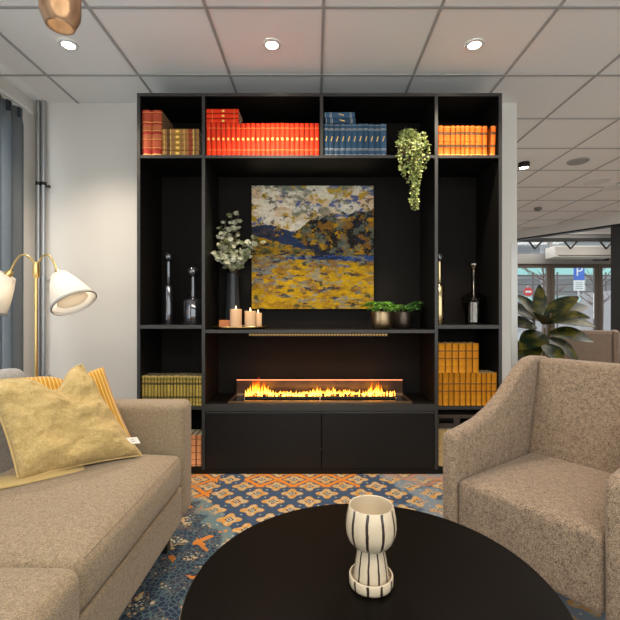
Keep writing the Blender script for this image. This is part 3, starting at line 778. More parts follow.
# red row
def row(n, x0, pitch, h, d, m, ribs, fn, group, z, gap=.0006, widths=None, y=YS, hvar=.0, ordn=None):
    out = []; x = x0; base = None
    for i in range(n):
        t_ = (widths[i] if widths else pitch) - gap
        xc = x + (t_+gap)/2; x += t_+gap
        loc = (xc, y + random.uniform(0, .004), z)
        if base is None: base = make_book(pitch-gap, h, d, m, ribs, fn(i), loc=loc, group=group); o = base
        else: o = dup(base, loc, fn(i))
        if widths: o.scale = (t_/(pitch-gap), 1, 1)
        if hvar and i: o.scale = (o.scale[0], 1, 1+random.uniform(-hvar, hvar*.3))
        out.append(o)
    return out
mred = book_mat('bright_red_gilt', (.84, .040, .008), GOLD, [(.036, .040, (.92, .26, .06)), (.177, .181, (.92, .26, .06))], emblem=(.108, 'dot', .0075, .009), board=(.45, .05, .02), var=.15, edge_shade=.0150)
row(23, -.7055, .0319, .210, .16, mred, (), lambda i: 'upright bright red book, %s from the left in the long red row' % (ORD[i] if i < 22 else 'last'), 'long row of red books', ZS)
z3 = ZS + .210
for i in range(3):
    lab = 'red book lying across the red row, ' + ['lowest of three', 'middle of three', 'uppermost of three'][i]
    loc = (-.703, YS+.002, z3 + .0165 + i*.0318)
    if i == 0:
        b3 = make_book(.031, .208, .16, mred, (), lab, loc=loc, group='red books lying on the red row'); b3.rotation_euler = (0, PI/2, 0)
    else: dup(b3, loc, lab)
# blue row
mbl = book_mat('blue_cloth_gilt', (.045, .105, .19), GOLD, [(.006, .009, (.45, .45, .40)), (.036, .040, (.40, .42, .42)), (.044, .048, (.40, .42, .42)), (.166, .170, (.45, .45, .4)), (.174, .177, (.45, .45, .4)), (.198, .201, (.35, .4, .42))], emblem=(.110, 'dash', .0028, .016), board=(.05, .09, .14), var=.4)
wd = [.034, .034, .039, .036, .040, .036, .037, .037, .037, .037, .040]
row(11, .057, .0372, .206, .16, mbl, (), lambda i: 'upright blue cloth book, %s from the left in the blue row' % (ORD[i] if i < 10 else 'last'), 'row of blue books', ZS, widths=wd, hvar=.012, gap=.0012)
for i in range(2):
    lab = 'blue book lying on the blue row, ' + ['under another blue book', 'on top of another blue book'][i]
    loc = (.066-.006*i, YS+.003, ZS + .210 + .019 + i*.0375)
    if i == 0:
        b3 = make_book(.036, .198, .16, mbl, (), lab, loc=loc, group='blue books lying on the blue row'); b3.rotation_euler = (0, PI/2, 0)
    else: dup(b3, loc, lab)
# orange row
mor = book_mat('orange_leather', (.85, .15, .012), GOLD, [(.054, .072, (.07, .035, .015)), (.0625, .0635, (.45, .28, .12)), (.136, .154, (.07, .035, .015)), (.1445, .1455, (.45, .28, .12)), (.006, .010, (.9, .45, .12)), (.186, .189, (.9, .45, .12))], board=(.42, .30, .17), var=.2, edge_shade=.0165)
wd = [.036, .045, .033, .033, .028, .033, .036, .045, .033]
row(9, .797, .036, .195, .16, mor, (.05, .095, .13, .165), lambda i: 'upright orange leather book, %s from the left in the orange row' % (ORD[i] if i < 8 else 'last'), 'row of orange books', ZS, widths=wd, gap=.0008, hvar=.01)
o = make_book(.034, .192, .15, mor, (.05, .095, .13, .165), 'orange leather book leaning alone at the right bookcase side', loc=(1.152, YS+.002, ZS+.0012), group=None)
o.rotation_euler = (0, R(2.4), R(4))
# olive row low left
mol = book_mat('olive_gilt', (.50, .36, .07), GOLD, [(.02, .024, (.12, .09, .03)), (.048, .060, (.10, .08, .03)), (.135, .149, (.10, .08, .03)), (.168, .172, (.14, .1, .03)), (.184, .190, (.72, .55, .2))], marble=((.30, .22, .06), 60), board=(.2, .15, .06), var=.45, edge_shade=.0088)
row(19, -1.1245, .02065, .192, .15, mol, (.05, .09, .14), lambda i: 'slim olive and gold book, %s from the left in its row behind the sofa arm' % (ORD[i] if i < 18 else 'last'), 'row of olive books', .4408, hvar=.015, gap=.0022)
# salmon books at lower left
msa = book_mat('salmon_paper', (.78, .33, .14), GOLD, [(.04, .044, (.25, .08, .04)), (.085, .089, (.25, .08, .04)), (.13, .134, (.25, .08, .04)), (.172, .176, (.25, .08, .04)), (.006, .01, (.25, .08, .04))], board=(.5, .25, .13), var=.12, edge_shade=.0165)
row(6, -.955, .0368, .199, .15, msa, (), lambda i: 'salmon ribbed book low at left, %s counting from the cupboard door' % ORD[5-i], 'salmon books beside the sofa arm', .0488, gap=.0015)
# yellow books, right column
mye = book_mat('amber_vellum', (.64, .27, .012), GOLD, [(.045, .047, (.42, .2, .03)), (.088, .097, (.22, .09, .02)), (.136, .145, (.22, .09, .02)), (.176, .178, (.42, .2, .03))], marble=((.48, .16, .008), 30), board=(.6, .38, .1), var=.35, edge_shade=.0172)
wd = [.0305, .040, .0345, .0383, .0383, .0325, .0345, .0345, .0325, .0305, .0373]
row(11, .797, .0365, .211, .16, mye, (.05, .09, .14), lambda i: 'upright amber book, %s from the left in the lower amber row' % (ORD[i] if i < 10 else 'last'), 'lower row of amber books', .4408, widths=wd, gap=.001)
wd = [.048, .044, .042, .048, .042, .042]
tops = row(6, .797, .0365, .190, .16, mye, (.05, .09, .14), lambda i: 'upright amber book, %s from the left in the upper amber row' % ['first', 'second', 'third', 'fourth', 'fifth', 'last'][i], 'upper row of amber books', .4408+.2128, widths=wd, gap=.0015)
# cream books and box, low right
mcr = book_mat('cream_parchment', (.62, .45, .22), GOLD, [(.09, .093, (.3, .18, .08))], marble=((.45, .30, .12), 35), board=(.5, .38, .2), var=.2)
row(5, .800, .052, .235, .16, mcr, (), lambda i: 'worn cream parchment book at floor level, %s from the left' % ORD[i], 'cream books at lower right', .0488, gap=.0015)
bx = empty('storage_box', (.93, 2.70, .2855), 'dark brown box lying on the cream books at lower right', 'box')
bm = BM(); box(bm, -.125, .125, 0, .15, 0, .008); box(bm, -.125, -.117, 0, .15, .008, .08); box(bm, .117, .125, 0, .15, .008, .08); box(bm, -.117, .117, .142, .15, .008, .08); box(bm, -.117, .117, 0, .008, .008, .03); box(bm, -.117, .117, 0, .008, .065, .08); box(bm, -.02, .02, 0, .008, .03, .065)
link('body', bm, mat('brown_card', (.05, .035, .025), .8), bx)
bm = BM(); box(bm, -.128, .128, -.003, .153, .0805, .086); link('lid', bm, mat('brown_lid', (.07, .05, .04), .7), bx)

# ---------------------------------------------------------------- bottles and vases
M_smoke, nt, b = newmat('black_mirror_glass'); setin(b, col=(.10, .10, .11), rough=.09, metal=.85, coat=1)
M_clear, nt, b = newmat('smoked_clear_glass'); setin(b, col=(.60, .60, .60), rough=.03, trans=1, ior=1.12, spec=.3)
M_silver = mat('tarnished_silver_glass', (.42, .38, .34), .12, metal=1)
M_goldg = mat('bronze_mirror_glass', (.50, .38, .20), .12, metal=1)
def bottle(x, y, z, body_r, body_h, neck_h, ball_r, m, mb, label, shoulder=.02):
    bm = BM(); pr = [(0, 0), (body_r*.96, 0), (body_r, .006), (body_r, body_h-shoulder), (body_r*.86, body_h-shoulder*.4), (body_r*.45, body_h), (.019, body_h+.012), (.017, body_h+neck_h), (0, body_h+neck_h)]
    lathe(bm, pr, seg=28); o = link('decorative_bottle', bm, m, loc=(x, y, z), smooth=True); tag(o, label, 'bottle')
    bm = BM(); zc = body_h+neck_h+ball_r*.9
    lathe(bm, [(0, zc-ball_r)] + [(ball_r*math.cos(a_), zc+ball_r*math.sin(a_)) for a_ in [R(q) for q in range(-75, 90, 15)]] + [(0, zc+ball_r)], seg=24); link('ball_stopper', bm, mb, o, smooth=True)
    return o
Z2 = .9638
bottle(-1.012, 2.85, Z2, .033, .275, .155, .036, M_smoke, M_smoke, 'tall slim black glass bottle with ball stopper on left shelf')
bottle(-.826, 2.80, Z2, .066, .175, .145, .040, M_smoke, M_smoke, 'short wide black glass bottle with ball stopper beside the slim one')
bottle(.858, 2.85, Z2, .034, .275, .155, .030, M_goldg, M_smoke, 'tall slim bronze bottle half hidden by the right divider')
# decanter on the right
bm = BM(); lathe(bm, [(0, .004), (.052, .0), (.060, .008), (.074, .10), (.087, .158), (.085, .176), (.062, .205), (.022, .222), (.016, .235), (.014, .345), (.018, .35), (.018, .353), (.0105, .353), (.0105, .24), (.016, .225), (.058, .20), (.083, .173), (.083, .158), (.068, .10), (.055, .014), (0, .010)], seg=36)
dc = link('glass_decanter', bm, M_clear, loc=(1.093, 2.84, Z2), smooth=True); tag(dc, 'smoky glass decanter with flared shoulder and silver stopper, right shelf', 'decanter')
bm = BM(); lathe(bm, [(0, .014), (.050, .014), (.051, .150), (.020, .172), (.010, .19), (.009, .354), (0, .354)], seg=28); link('liquid', bm, M_silver, dc, smooth=True)
bm = BM(); lathe(bm, [(0, .3545), (.016, .3545), (.020, .362), (.012, .370), (.016, .378), (.034, .402), (.034, .412), (.026, .420), (0, .422)], seg=24); link('stopper', bm, M_silver, dc, smooth=True)
# tray with candles, block and vase
ZMs = ZM + .0008
tr_ = BM(); lathe(tr_, [(0, 0), (.172, 0), (.178, .004), (.182, .014), (.179, .014), (.172, .007), (0, .006)], seg=48)
ty = link('round_tray', tr_, mat('mirror_tray', (.05, .04, .03), .08, metal=.6), loc=(-.5205, 2.840, ZMs), smooth=True); tag(ty, 'round dark mirror tray with brass rim holding candles and a vase', 'tray')
bm = BM(); lathe(bm, [(.1795, .0142), (.182, .0185), (.1845, .0142), (.182, .010), (.1795, .0142)], seg=48); link('rim', bm, M_brass, ty, smooth=True)
M_wax = mat('ivory_wax', (.84, .53, .29), .5); b_ = M_wax.node_tree.nodes['Principled BSDF']; b_.inputs['Subsurface Weight'].default_value = .15; b_.inputs['Subsurface Radius'].default_value = (.02, .01, .005)
M_wick = mat('led_flame_tip', (1, .85, .55), .4, em=(1, .62, .25), es=2.0)
ztr = ZMs + .0078
def candle(x, y, r, h, label):
    bm = BM(); lathe(bm, [(0, 0), (r*.97, 0), (r, .003), (r, h-.002), (r*.93, h+.001), (r*.80, h-.004), (0, h-.007)], seg=32)
    c = link('pillar_candle', bm, M_wax, loc=(x, y, ztr), smooth=True); tag(c, label, 'candle', None)
    bm = BM(); lathe(bm, [(0, h-.0065), (.004, h-.0065), (.006, h+.006), (.003, h+.018), (0, h+.026)], seg=12); link('flame_tip', bm, M_wick, c, smooth=True)
candle(-.527, 2.745, .039, .125, 'ivory pillar candle, leftmost and largest on the round tray')
candle(-.434, 2.765, .038, .112, 'ivory pillar candle in the middle on the round tray')
candle(-.392, 2.835, .026, .100, 'thin ivory candle, rightmost on the round tray')
bm = BM(); box(bm, -.045, .045, -.03, .03, 0, .052, .004)
o = link('amber_block', bm, mat('amber_wood', (.48, .14, .02), .35), loc=(-.600, 2.780, ztr), rot=(0, 0, R(8))); tag(o, 'small amber coloured wooden block behind the largest candle', 'block')
M_vase, nt, b = newmat('dark_smoked_vase_glass'); setin(b, col=(.03, .033, .04), rough=.08, trans=.3, ior=1.4, spec=.4)
vs = empty('glass_vase', (-.585, 2.925, ztr), 'dark fluted glass vase holding eucalyptus, standing on the tray', 'vase')
bm = BM(); n_ = 32; rings = []
for r_, z_ in [(.052, 0), (.060, .006), (.057, .08), (.046, .22), (.040, .38), (.037, .38), (.042, .22), (.052, .08), (.053, .014), (.02, .013)]:
    rings.append([bm.verts.new(((r_*(1+.05*(i % 2)))*math.cos(2*PI*i/n_), (r_*(1+.05*(i % 2)))*math.sin(2*PI*i/n_), z_)) for i in range(n_)])
for A, Bq in zip(rings, rings[1:]):
    for i in range(n_): bm.faces.new((A[i], A[(i+1) % n_], Bq[(i+1) % n_], Bq[i]))
bm.faces.new(rings[0]); bm.faces.new(rings[-1])
link('glass_body', bm, M_vase, vs, smooth=True)
# eucalyptus
def leafmat(name, ca, cb, rough=.5, sc=30):
    m, nt, b = newmat(name); setin(b, rough=rough)
    nt.links.new(mix(nt, noisef(nt, sc, 2).step(.35, .65), ca, cb), b.inputs['Base Color']); return m
M_euc = leafmat('eucalyptus_leaf', (.10, .12, .03), (.50, .50, .38), .5, 22)
M_stem = mat('brown_stem', (.16, .10, .05), .7)
eu = empty('eucalyptus_bunch', (-.585, 2.925, ztr+.018), 'bunch of round leaved eucalyptus sprigs standing in the dark vase', 'plant')
rnd = random.Random(11); bs = BM(); bl_ = BM()
ends = [(-.10, .01, .66), (-.05, -.02, .75), (.0, -.03, .79), (.05, -.05, .80), (.03, .01, .70), (-.115, -.03, .58), (-.10, -.06, .52), (.09, -.05, .60), (.12, -.06, .52), (.16, -.07, .62), (.21, -.08, .60), (-.02, -.08, .62), (.05, -.09, .50), (-.06, -.07, .48), (.02, -.06, .56), (-.08, .02, .70)]
for ex, ey, ez in ends:
    if ex < -.05: ex, ey = max(ex, -.085), ey-.07
    p0 = Vector((rnd.uniform(-.012, .012), rnd.uniform(-.012, .012), 0)); p1 = Vector((ex*.12, ey*.12, .37)); p2 = Vector((ex, ey, ez-.03))
    pts = [p0, p0.lerp(p1, .5), p1, p1.lerp(p2, .35)+Vector((0, 0, .02)), p1.lerp(p2, .7)+Vector((0, 0, .015)), p2]
    tube(bs, pts, .0016, 5)
    for k in range(7):
        t_ = .18+.82*k/6; c = p1.lerp(p2, t_) + Vector((0, 0, .015*math.sin(PI*t_)))
        for s in (0, 1):
            a_ = rnd.uniform(0, 2*PI); dd = Vector((math.cos(a_), math.sin(a_)*.7, rnd.uniform(-.3, .8)))
            up = Vector((rnd.uniform(-.6, .6), -1, rnd.uniform(-.3, .8)))
            L = rnd.uniform(.030, .054); leafm(bl_, c, dd, up, L, L*.74, .2, .1, 4, .8)
link('stems', bs, M_stem, eu); link('leaves', bl_, M_euc, eu, smooth=True)
# succulents in bronze pots
M_pot = mat('hammered_bronze_pot', (.34, .24, .14), .32, metal=1); nt = M_pot.node_tree; bump(nt, nt.nodes['Principled BSDF'], noisef(nt, 60, 1), .3, .003)
M_pot2 = mat('dark_bronze_pot', (.10, .075, .06), .38, metal=.9)
M_soil = mat('potting_soil', (.02, .013, .01), 1)
M_green = leafmat('bright_green_leaf', (.09, .30, .025), (.36, .62, .09), .45, 35)
M_green2 = leafmat('mid_green_leaf', (.05, .18, .03), (.18, .38, .08), .45, 35)
def potplant(x, y, r, h, mp, mg, label, seed, spread):
    p = empty('potted_plant', (x, y, ZMs), label, 'potted plant')
    bm = BM(); lathe(bm, [(0, 0), (r*.78, 0), (r*.93, .012), (r, .04), (r, h-.004), (r*.98, h), (r*.93, h), (r*.93, .04), (r*.86, .018), (0, .012)], seg=36); link('pot', bm, mp, p, smooth=True)
    bm = BM(); lathe(bm, [(0, h-.010), (r*.91, h-.014), (r*.91, h-.02), (0, h-.02)], seg=24); link('soil', bm, M_soil, p)
    rnd = random.Random(seed); bm = BM()
    for c in range(11):
        a0 = rnd.uniform(0, 2*PI); rr = r*.62*math.sqrt(rnd.random()); cx, cy = rr*math.cos(a0), rr*math.sin(a0)
        out = Vector((math.cos(a0), math.sin(a0), 0))*rr/r*spread; top = Vector((cx, cy, h-.008)) + out + Vector((0, 0, rnd.uniform(.018, .066)))
        top.y = min(top.y, .030)
        tube(bm, [(cx, cy, h-.012), top], .003, 5)
        for k in range(13):
            a_ = k*2.4; el = .15+.75*k/13
            dd = Vector((math.cos(a_), math.sin(a_), el*1.2)); L = .062*(1-.45*k/13)*rnd.uniform(.8, 1.15)
            leafm(bm, top, dd, Vector((0, 0, 1)), L, L*.48, .5, .25, 4, 1.1)
    link('leaves', bm, mg, p, smooth=True)
potplant(.450, 2.765, .072, .118, M_pot, M_green, 'small green plant in hammered bronze pot, front left of the pair', 5, .11)
potplant(.618, 2.915, .070, .115, M_pot2, M_green2, 'small green plant in dark bronze pot, behind right of the pair', 8, .12)
# trailing plant on the top shelf
M_trail = leafmat('pale_trailing_leaf', (.09, .15, .02), (.58, .64, .22), .5, 40)
tp = empty('trailing_plant', (.625, 2.765, ZS), 'pale green trailing plant hanging over the top shelf edge', 'potted plant')
bm = BM(); lathe(bm, [(0, 0), (.045, 0), (.058, .10), (.060, .105), (.055, .105), (.042, .01), (0, .008)], seg=28); link('pot', bm, mat('brown_terracotta', (.20, .10, .05), .7), tp, smooth=True)
bs = BM(); bl_ = BM(); rnd = random.Random(21)
def strand(pts, step=.0165, sz=.0195):
    tube(bs, pts, .0013, 4)
    for a_, b_ in zip(pts, pts[1:]):
        a_ = Vector(a_); b_ = Vector(b_); n = max(1, int((b_-a_).length/step))
        for k in range(n):
            c = a_.lerp(b_, k/n)
            for s in range(2):
                th_ = rnd.uniform(0, 2*PI); L = rnd.uniform(.7, 1.25)*sz
                leafm(bl_, c, Vector((math.cos(th_), math.sin(th_)-.3, rnd.uniform(-.5, .5))), Vector((rnd.uniform(-1, 1), -1, rnd.uniform(-.2, 1.2))), L, L*.85, .3, .15, 3, .9)
for i in range(24):
    u = rnd.uniform(-1, 1); xo = .105*u
    low = .06 + .30*(1-abs(u+.05)**1.6)*rnd.uniform(.25, 1) if i > 8 else .355*rnd.uniform(.85, 1.0)
    if i <= 8: xo = rnd.uniform(-.03, .05)
    elif u < -.1: low = min(low, .25*rnd.uniform(.5, 1))
    else: low = min(low, .27*rnd.uniform(.5, 1))
    yo = -.109-.028-rnd.uniform(0, .03)
    pts = [(xo*.15, -.01, .10), (xo*.5, -.05, .165+rnd.uniform(-.03, .03)), (xo*.85, -.10, .12+rnd.uniform(-.03, .03)), (xo, yo, .05), (xo*1.02, yo, -.04), (xo*.9+rnd.uniform(-.01, .01), yo, -low*.6), (xo*.75+rnd.uniform(-.015, .015), yo, -low)]
    pts = [p for k_, p in enumerate(pts) if k_ < 5 or p[2] < -.04]
    strand([(p_[0], p_[1], p_[2]*(1.09 if p_[2] < 0 else 1)) for p_ in pts])
for i in range(14):
    a_ = rnd.uniform(0, 2*PI); rr = rnd.uniform(.04, .115)
    strand([(0, 0, .10), (rr*.5*math.cos(a_), rr*.4*math.sin(a_), .17+rnd.uniform(-.02, .03)), (rr*math.cos(a_), rr*.6*math.sin(a_), .15+rnd.uniform(-.05, .075))])
link('stems', bs, M_stem, tp); link('leaves', bl_, M_trail, tp, smooth=True)

# ---------------------------------------------------------------- sofa
sf = empty('sofa', (0, 0, 0), 'long taupe tweed sofa along the window side with boxy far arm', 'sofa')
XFR, XBK = -.566, -1.18
bm = BM(); soft_box(bm, -1.50, XFR, -.05, 1.760, .15, .300, .012, 8); link('base', bm, M_sofa, sf, smooth=True)
bm = BM(); soft_box(bm, XBK+.002, XFR+.003, 0.985, 1.752, .302, .440, .030, 16, puff=.038, puffside=.008); c1_ = link('seat_cushion', bm, M_sofa, sf, smooth='full')
bm = BM(); soft_box(bm, XBK+.002, XFR+.022, 0.02, .975, .302, .450, .035, 16, puff=.022, puffside=.008); link('seat_cushion', bm, M_sofa, sf, smooth='full')
bm = BM(); soft_box(bm, -1.50, XFR+.004, 1.762, 1.897, .150, .650, .032, 14); link('armrest', bm, M_sofa, sf, smooth='full')
bm = BM(); soft_box(bm, -1.50, XFR+.004, -.2, -.06, .150, .650, .032, 10); link('armrest', bm, M_sofa, sf, smooth='full')
bm = BM(); soft_box(bm, -1.50, XBK-.13, -.055, 1.757, .302, .80, .035, 10); link('backrest', bm, M_back, sf, smooth='full')
for y0, y1 in ((.975, 1.755), (.02, .965)):
    bm = BM(); soft_box(bm, XBK-.125, XBK-.002, y0, y1, .35, .815, .045, 14, puffside=.008)
    bmesh.ops.transform(bm, matrix=Matrix.Translation((XBK, 0, .35)) @ Matrix.Rotation(R(-4), 4, 'Y') @ Matrix.Translation((-XBK, 0, -.35)), verts=bm.verts)
    link('back_cushion', bm, M_back, sf, smooth='full')
# welt seams on the seat fronts
bm = BM(); tube(bm, [(XFR-.006, 1.02, .434), (XFR-.006, 1.2, .436), (XFR-.006, 1.5, .436), (XFR-.006, 1.725, .434)], .003, 6); link('piping', bm, M_sofa, c1_, smooth=True)
for lx_, ly_ in ((-.66, 1.80), (-1.42, 1.80), (-.66, -.1), (-1.42, -.1)):
    bm = BM(); box(bm, lx_-.022, lx_+.022, ly_-.022, ly_+.022, 0, .1495, .003); link('leg', bm, M_leg, sf)

def pillow(name, bl, br, tr_c, tl, T, m, label, dent=0, n=30, seam=True, wr=.006, pinch=.05, seed=1, stripes=False):
    bl, br, tr_c, tl = map(Vector, (bl, br, tr_c, tl))
    c = (bl+br+tr_c+tl)/4; nn = (br-bl).cross(tl-bl).normalized()
    root_loc = c.copy()
    bm = BM(); G = {}
    uvl = bm.verts.layers.float_vector.new('puv')
    for s in (1, -1):
        for j in range(n+1):
            for i in range(n+1):
                u, v = i/n, j/n
                edge = i in (0, n) or j in (0, n)
                if s == -1 and edge: G[(s, i, j)] = G[(1, i, j)]; continue
                U, V_ = 2*u-1, 2*v-1
                # sides drawn in between the corners
                uu = .5 + .5*U*(1-pinch*(1-V_*V_)); vv = .5 + .5*V_*(1-pinch*(1-U*U))
                p = bl.lerp(br, uu).lerp(tl.lerp(tr_c, uu), vv)
                if dent: p -= (tl-bl).normalized()*dent*math.exp(-((u-.62)/.17)**2)*v**2.5
                t_ = T*max(0, (1-U**4)*(1-V_**4))**.6*(1-.25*abs(U*V_))
                if dent: t_ *= 1-.35*math.exp(-((u-.62)/.15)**2)*v**3
                w_ = wr*noise.fractal(Vector((u*3.2+seed, v*4.2, seed)), .7, 2, 4)*(0 if edge else 1)
                # creases running in from the lower corner and the dent
                w_ += (-.010*math.exp(-((v-.26-.35*u)/.035)**2)*max(0, 1-u*2.2) - .008*math.exp(-((v-.80+.5*(u-.45))/.03)**2)*max(0, 1-abs(u-.45)*4))*(1 if dent else 0)*(0 if edge else 1)
                vt = bm.verts.new(p + nn*s*(t_*.5) + nn*w_*s - c); vt[uvl] = (u, v, 0); G[(s, i, j)] = vt
    for s in (1, -1):
        for j in range(n):
            for i in range(n):
                q = (G[(s, i, j)], G[(s, i+1, j)], G[(s, i+1, j+1)], G[(s, i, j+1)])
                try: bm.faces.new(q if s == 1 else q[::-1])
                except ValueError: pass
    o = link(name, bm, m, loc=root_loc, smooth='full'); tag(o, label, 'cushion')
    # piping round the edge
    rim = [G_ for G_ in []]
    me = o.data
    return o, nn, c
def rim_pts(bl, br, tr_c, tl, c, pinch, dent, n=24):
    bl, br, tr_c, tl = map(Vector, (bl, br, tr_c, tl)); out = []
    def P(u, v):
        U, V_ = 2*u-1, 2*v-1
        uu = .5 + .5*U*(1-pinch*(1-V_*V_)); vv = .5 + .5*V_*(1-pinch*(1-U*U))
        p = bl.lerp(br, uu).lerp(tl.lerp(tr_c, uu), vv)
        if dent: p -= (tl-bl).normalized()*dent*math.exp(-((u-.62)/.17)**2)*v**2.5
        return p - c
    for k in range(n): out.append(P(k/n, 0))
    for k in range(n): out.append(P(1, k/n))
    for k in range(n): out.append(P(1-k/n, 1))
    for k in range(n+1): out.append(P(0, 1-k/n))
    return out
M_stripe, nt, b = newmat('mustard_striped_cotton'); setin(b, rough=.9, sheen=.2)
at = nt.nodes.new('ShaderNodeAttribute'); at.attribute_name = 'puv'; sx_, sy_, sz_ = xyz(nt, at.outputs['Vector'])
st = (sx_*24).fract()
nt.links.new(mix(nt, st.lt(.26), (.50, .23, .010), (.66, .46, .15)), b.inputs['Base Color']); bump(nt, b, (sx_*24*2*PI).sin(), .4, .004)
sc = [(-1.04, 1.47, .485), (-.735, 1.690, .495), (-.885, 1.725, .815), (-1.135, 1.555, .795)]
o, nn, c = pillow('striped_cushion', *sc, .085, M_stripe, 'mustard and cream striped cushion behind the beige one on the sofa', seed=4, wr=.003, dent=.035)
pc = [(-.975, 1.355, .490), (-.690, 1.640, .474), (-.915, 1.615, .838), (-1.145, 1.43, .800)]
o, nn, c = pillow('linen_cushion', *pc, .15, M_linen, 'large beige yellow linen cushion leaning at front on the sofa', dent=.075, seed=2, n=50, wr=.024)
bm = BM(); tube(bm, rim_pts(*pc, c, .05, .075), .0042, 6); link('piping', bm, M_linen, o, smooth='full')
# white label at its lower right corner
br = Vector(pc[1]); bl0 = Vector(pc[0]); tr0 = Vector(pc[2]); ex_ = (br-bl0).normalized(); ez_ = (tr0-br).normalized(); ny_ = ex_.cross(ez_).normalized()
if ny_.y > 0: ny_ = -ny_
base_p = br + ez_*.055 - ex_*.030 + ny_*.026 - c
bm = BM(); vv = [base_p, base_p+ex_*.042+ez_*-.006, base_p+ex_*.044+ez_*.024, base_p+ez_*.028]
A = [bm.verts.new(v_) for v_ in vv]; Bq = [bm.verts.new(v_+ny_*.0015) for v_ in vv]
bm.faces.new(A); bm.faces.new(Bq[::-1])
for i in range(4): bm.faces.new((A[i], Bq[i], Bq[(i+1) % 4], A[(i+1) % 4]))
lb = link('care_label', bm, mat('white_label_cloth', (.75, .72, .64), .8), o); lb['label'] = 'small white cloth label'
bm = BM(); cc = sum(vv, Vector())/4 + ny_*.002
for k in range(2): tube(bm, [cc-ex_*.007+ez_*(-.004+.008*k), cc+ex_*.006+ez_*(-.004+.008*k)], .0009, 4)
link('label_mark', bm, mat('label_ink', (.12, .06, .04), .8), lb)
# loose bottom corner flap of the linen cushion
bm = BM(); prev = None; NS = 12
for k in range(NS+1):
    t_ = k/NS; hw = .003 + .055*math.sin(PI*min(1, .12+t_*.75))**.9; hh_ = .002+.010*math.sin(PI*min(1, .1+t_*.7))
    p = Vector((-.84, 1.50, .472)).lerp(Vector((-1.14, 1.265, .470)), t_)
    nd = Vector((-.47, .88, 0)); ring = [bm.verts.new(p + nd*hw*math.cos(2*PI*q/14) + Vector((0, 0, hh_+hh_*math.sin(2*PI*q/14))) - c) for q in range(14)]
    if prev:
        for q in range(14): bm.faces.new((prev[q], prev[(q+1) % 14], ring[(q+1) % 14], ring[q]))
    else: bm.faces.new(ring)
    prev = ring
bm.faces.new(prev)
link('corner_flap', bm, M_linen, o, smooth='full')

# ---------------------------------------------------------------- armchairs
def armchair(loc, rz, label, m, SW=.232):
    a_ = empty('armchair', loc, label, 'armchair', rz=rz)
    AT = .066
    # seat block
    bm = BM(); soft_box(bm, -SW, SW, -.004, .60, .20, .432, .022, 14, puff=.012); s_ = link('seat', bm, m, a_, smooth='full')
    # backrest, leaning
    bm = BM(); soft_box(bm, -SW-.004, SW+.004, .0, .12, .0, .52, .028, 14, puffside=.006)
    bmesh.ops.transform(bm, matrix=Matrix.Translation((0, .475, .335)) @ Matrix.Rotation(R(-13), 4, 'X'), verts=bm.verts)
    link('backrest', bm, m, a_, smooth='full')
    # arms: side profile with a swept top
    prof = [(-.012, .20), (-.012, .57), (-.006, .588), (.012, .597), (.08, .604), (.17, .622), (.26, .655), (.34, .70), (.42, .76), (.50, .815), (.56, .838), (.62, .845), (.70, .838), (.735, .82), (.70, .20)]
    for s in (-1, 1):
        bm = BM(); x0 = s*(SW+.001); x1 = s*(SW+AT)
        NS = 6; rings = []
        for i in range(NS+1):
            t_ = i/NS; xx_ = x0+(x1-x0)*t_; e_ = (2*t_-1)
            sh_ = .022*(1-math.sqrt(max(0, 1-e_**4)))
            ring = []
            cxp, czp = .35, .42
            for (v_, z_) in prof:
                f_ = 1
                dv = -sh_*math.copysign(1, v_-cxp) if abs(v_-cxp) > .30 else 0
                dz = -sh_ if z_ > .5 else 0
                ring.append(bm.verts.new((xx_, v_+dv, z_+dz)))
            rings.append(ring)
        n_ = len(prof)
        for A, Bq in zip(rings, rings[1:]):
            for i in range(n_): bm.faces.new((A[i], A[(i+1) % n_], Bq[(i+1) % n_], Bq[i]))
        bm.faces.new(rings[0]); bm.faces.new(rings[-1])
        o = link('armrest', bm, m, a_, smooth='full')
        o.data.set_sharp_from_angle(angle=R(60))
    # rear shell
    bm = BM(); soft_box(bm, -SW, SW, .622, .70, .2, .835, .02, 8); link('back_panel', bm, m, a_, smooth='full')
    for lx_ in (-SW-.02, SW+.02):
        for ly_ in (.05, .64):
            bm = BM(); lathe(bm, [(0, 0), (.013, 0), (.02, .199), (0, .199)], c=(lx_, ly_, 0), seg=14); link('leg', bm, M_leg, a_, smooth=True)
    return a_
ac1 = armchair((.6555, 1.3185, 0), R(-54.4), 'speckled brown tweed armchair with swept arms, right foreground', M_chair)
M_ch2 = fabric('brown_upholstery', (.16, .115, .085), (.26, .19, .145), 200)
ac2 = armchair((3.42, 5.5, 0), R(160), 'brown armchair in the far lounge, right behind the rubber plant', M_ch2, SW=.27)
ls = empty('lounge_sofa', (2.36, 4.7, 0), 'low brown sofa in the far lounge, left behind the rubber plant', 'sofa')
bm = BM(); soft_box(bm, -.55, .42, -.1, .02, .1, .73, .03, 8); link('backrest', bm, M_ch2, ls, smooth='full')
bm = BM(); soft_box(bm, -.55, .42, .021, .65, .1, .40, .03, 8); link('seat', bm, M_ch2, ls, smooth='full')
for lx_ in (-.5, .37):
    for ly_ in (-.05, .6):
        bm = BM(); cyl(bm, (lx_, ly_, 0), (lx_, ly_, .1), .018, 10); link('leg', bm, M_leg, ls)

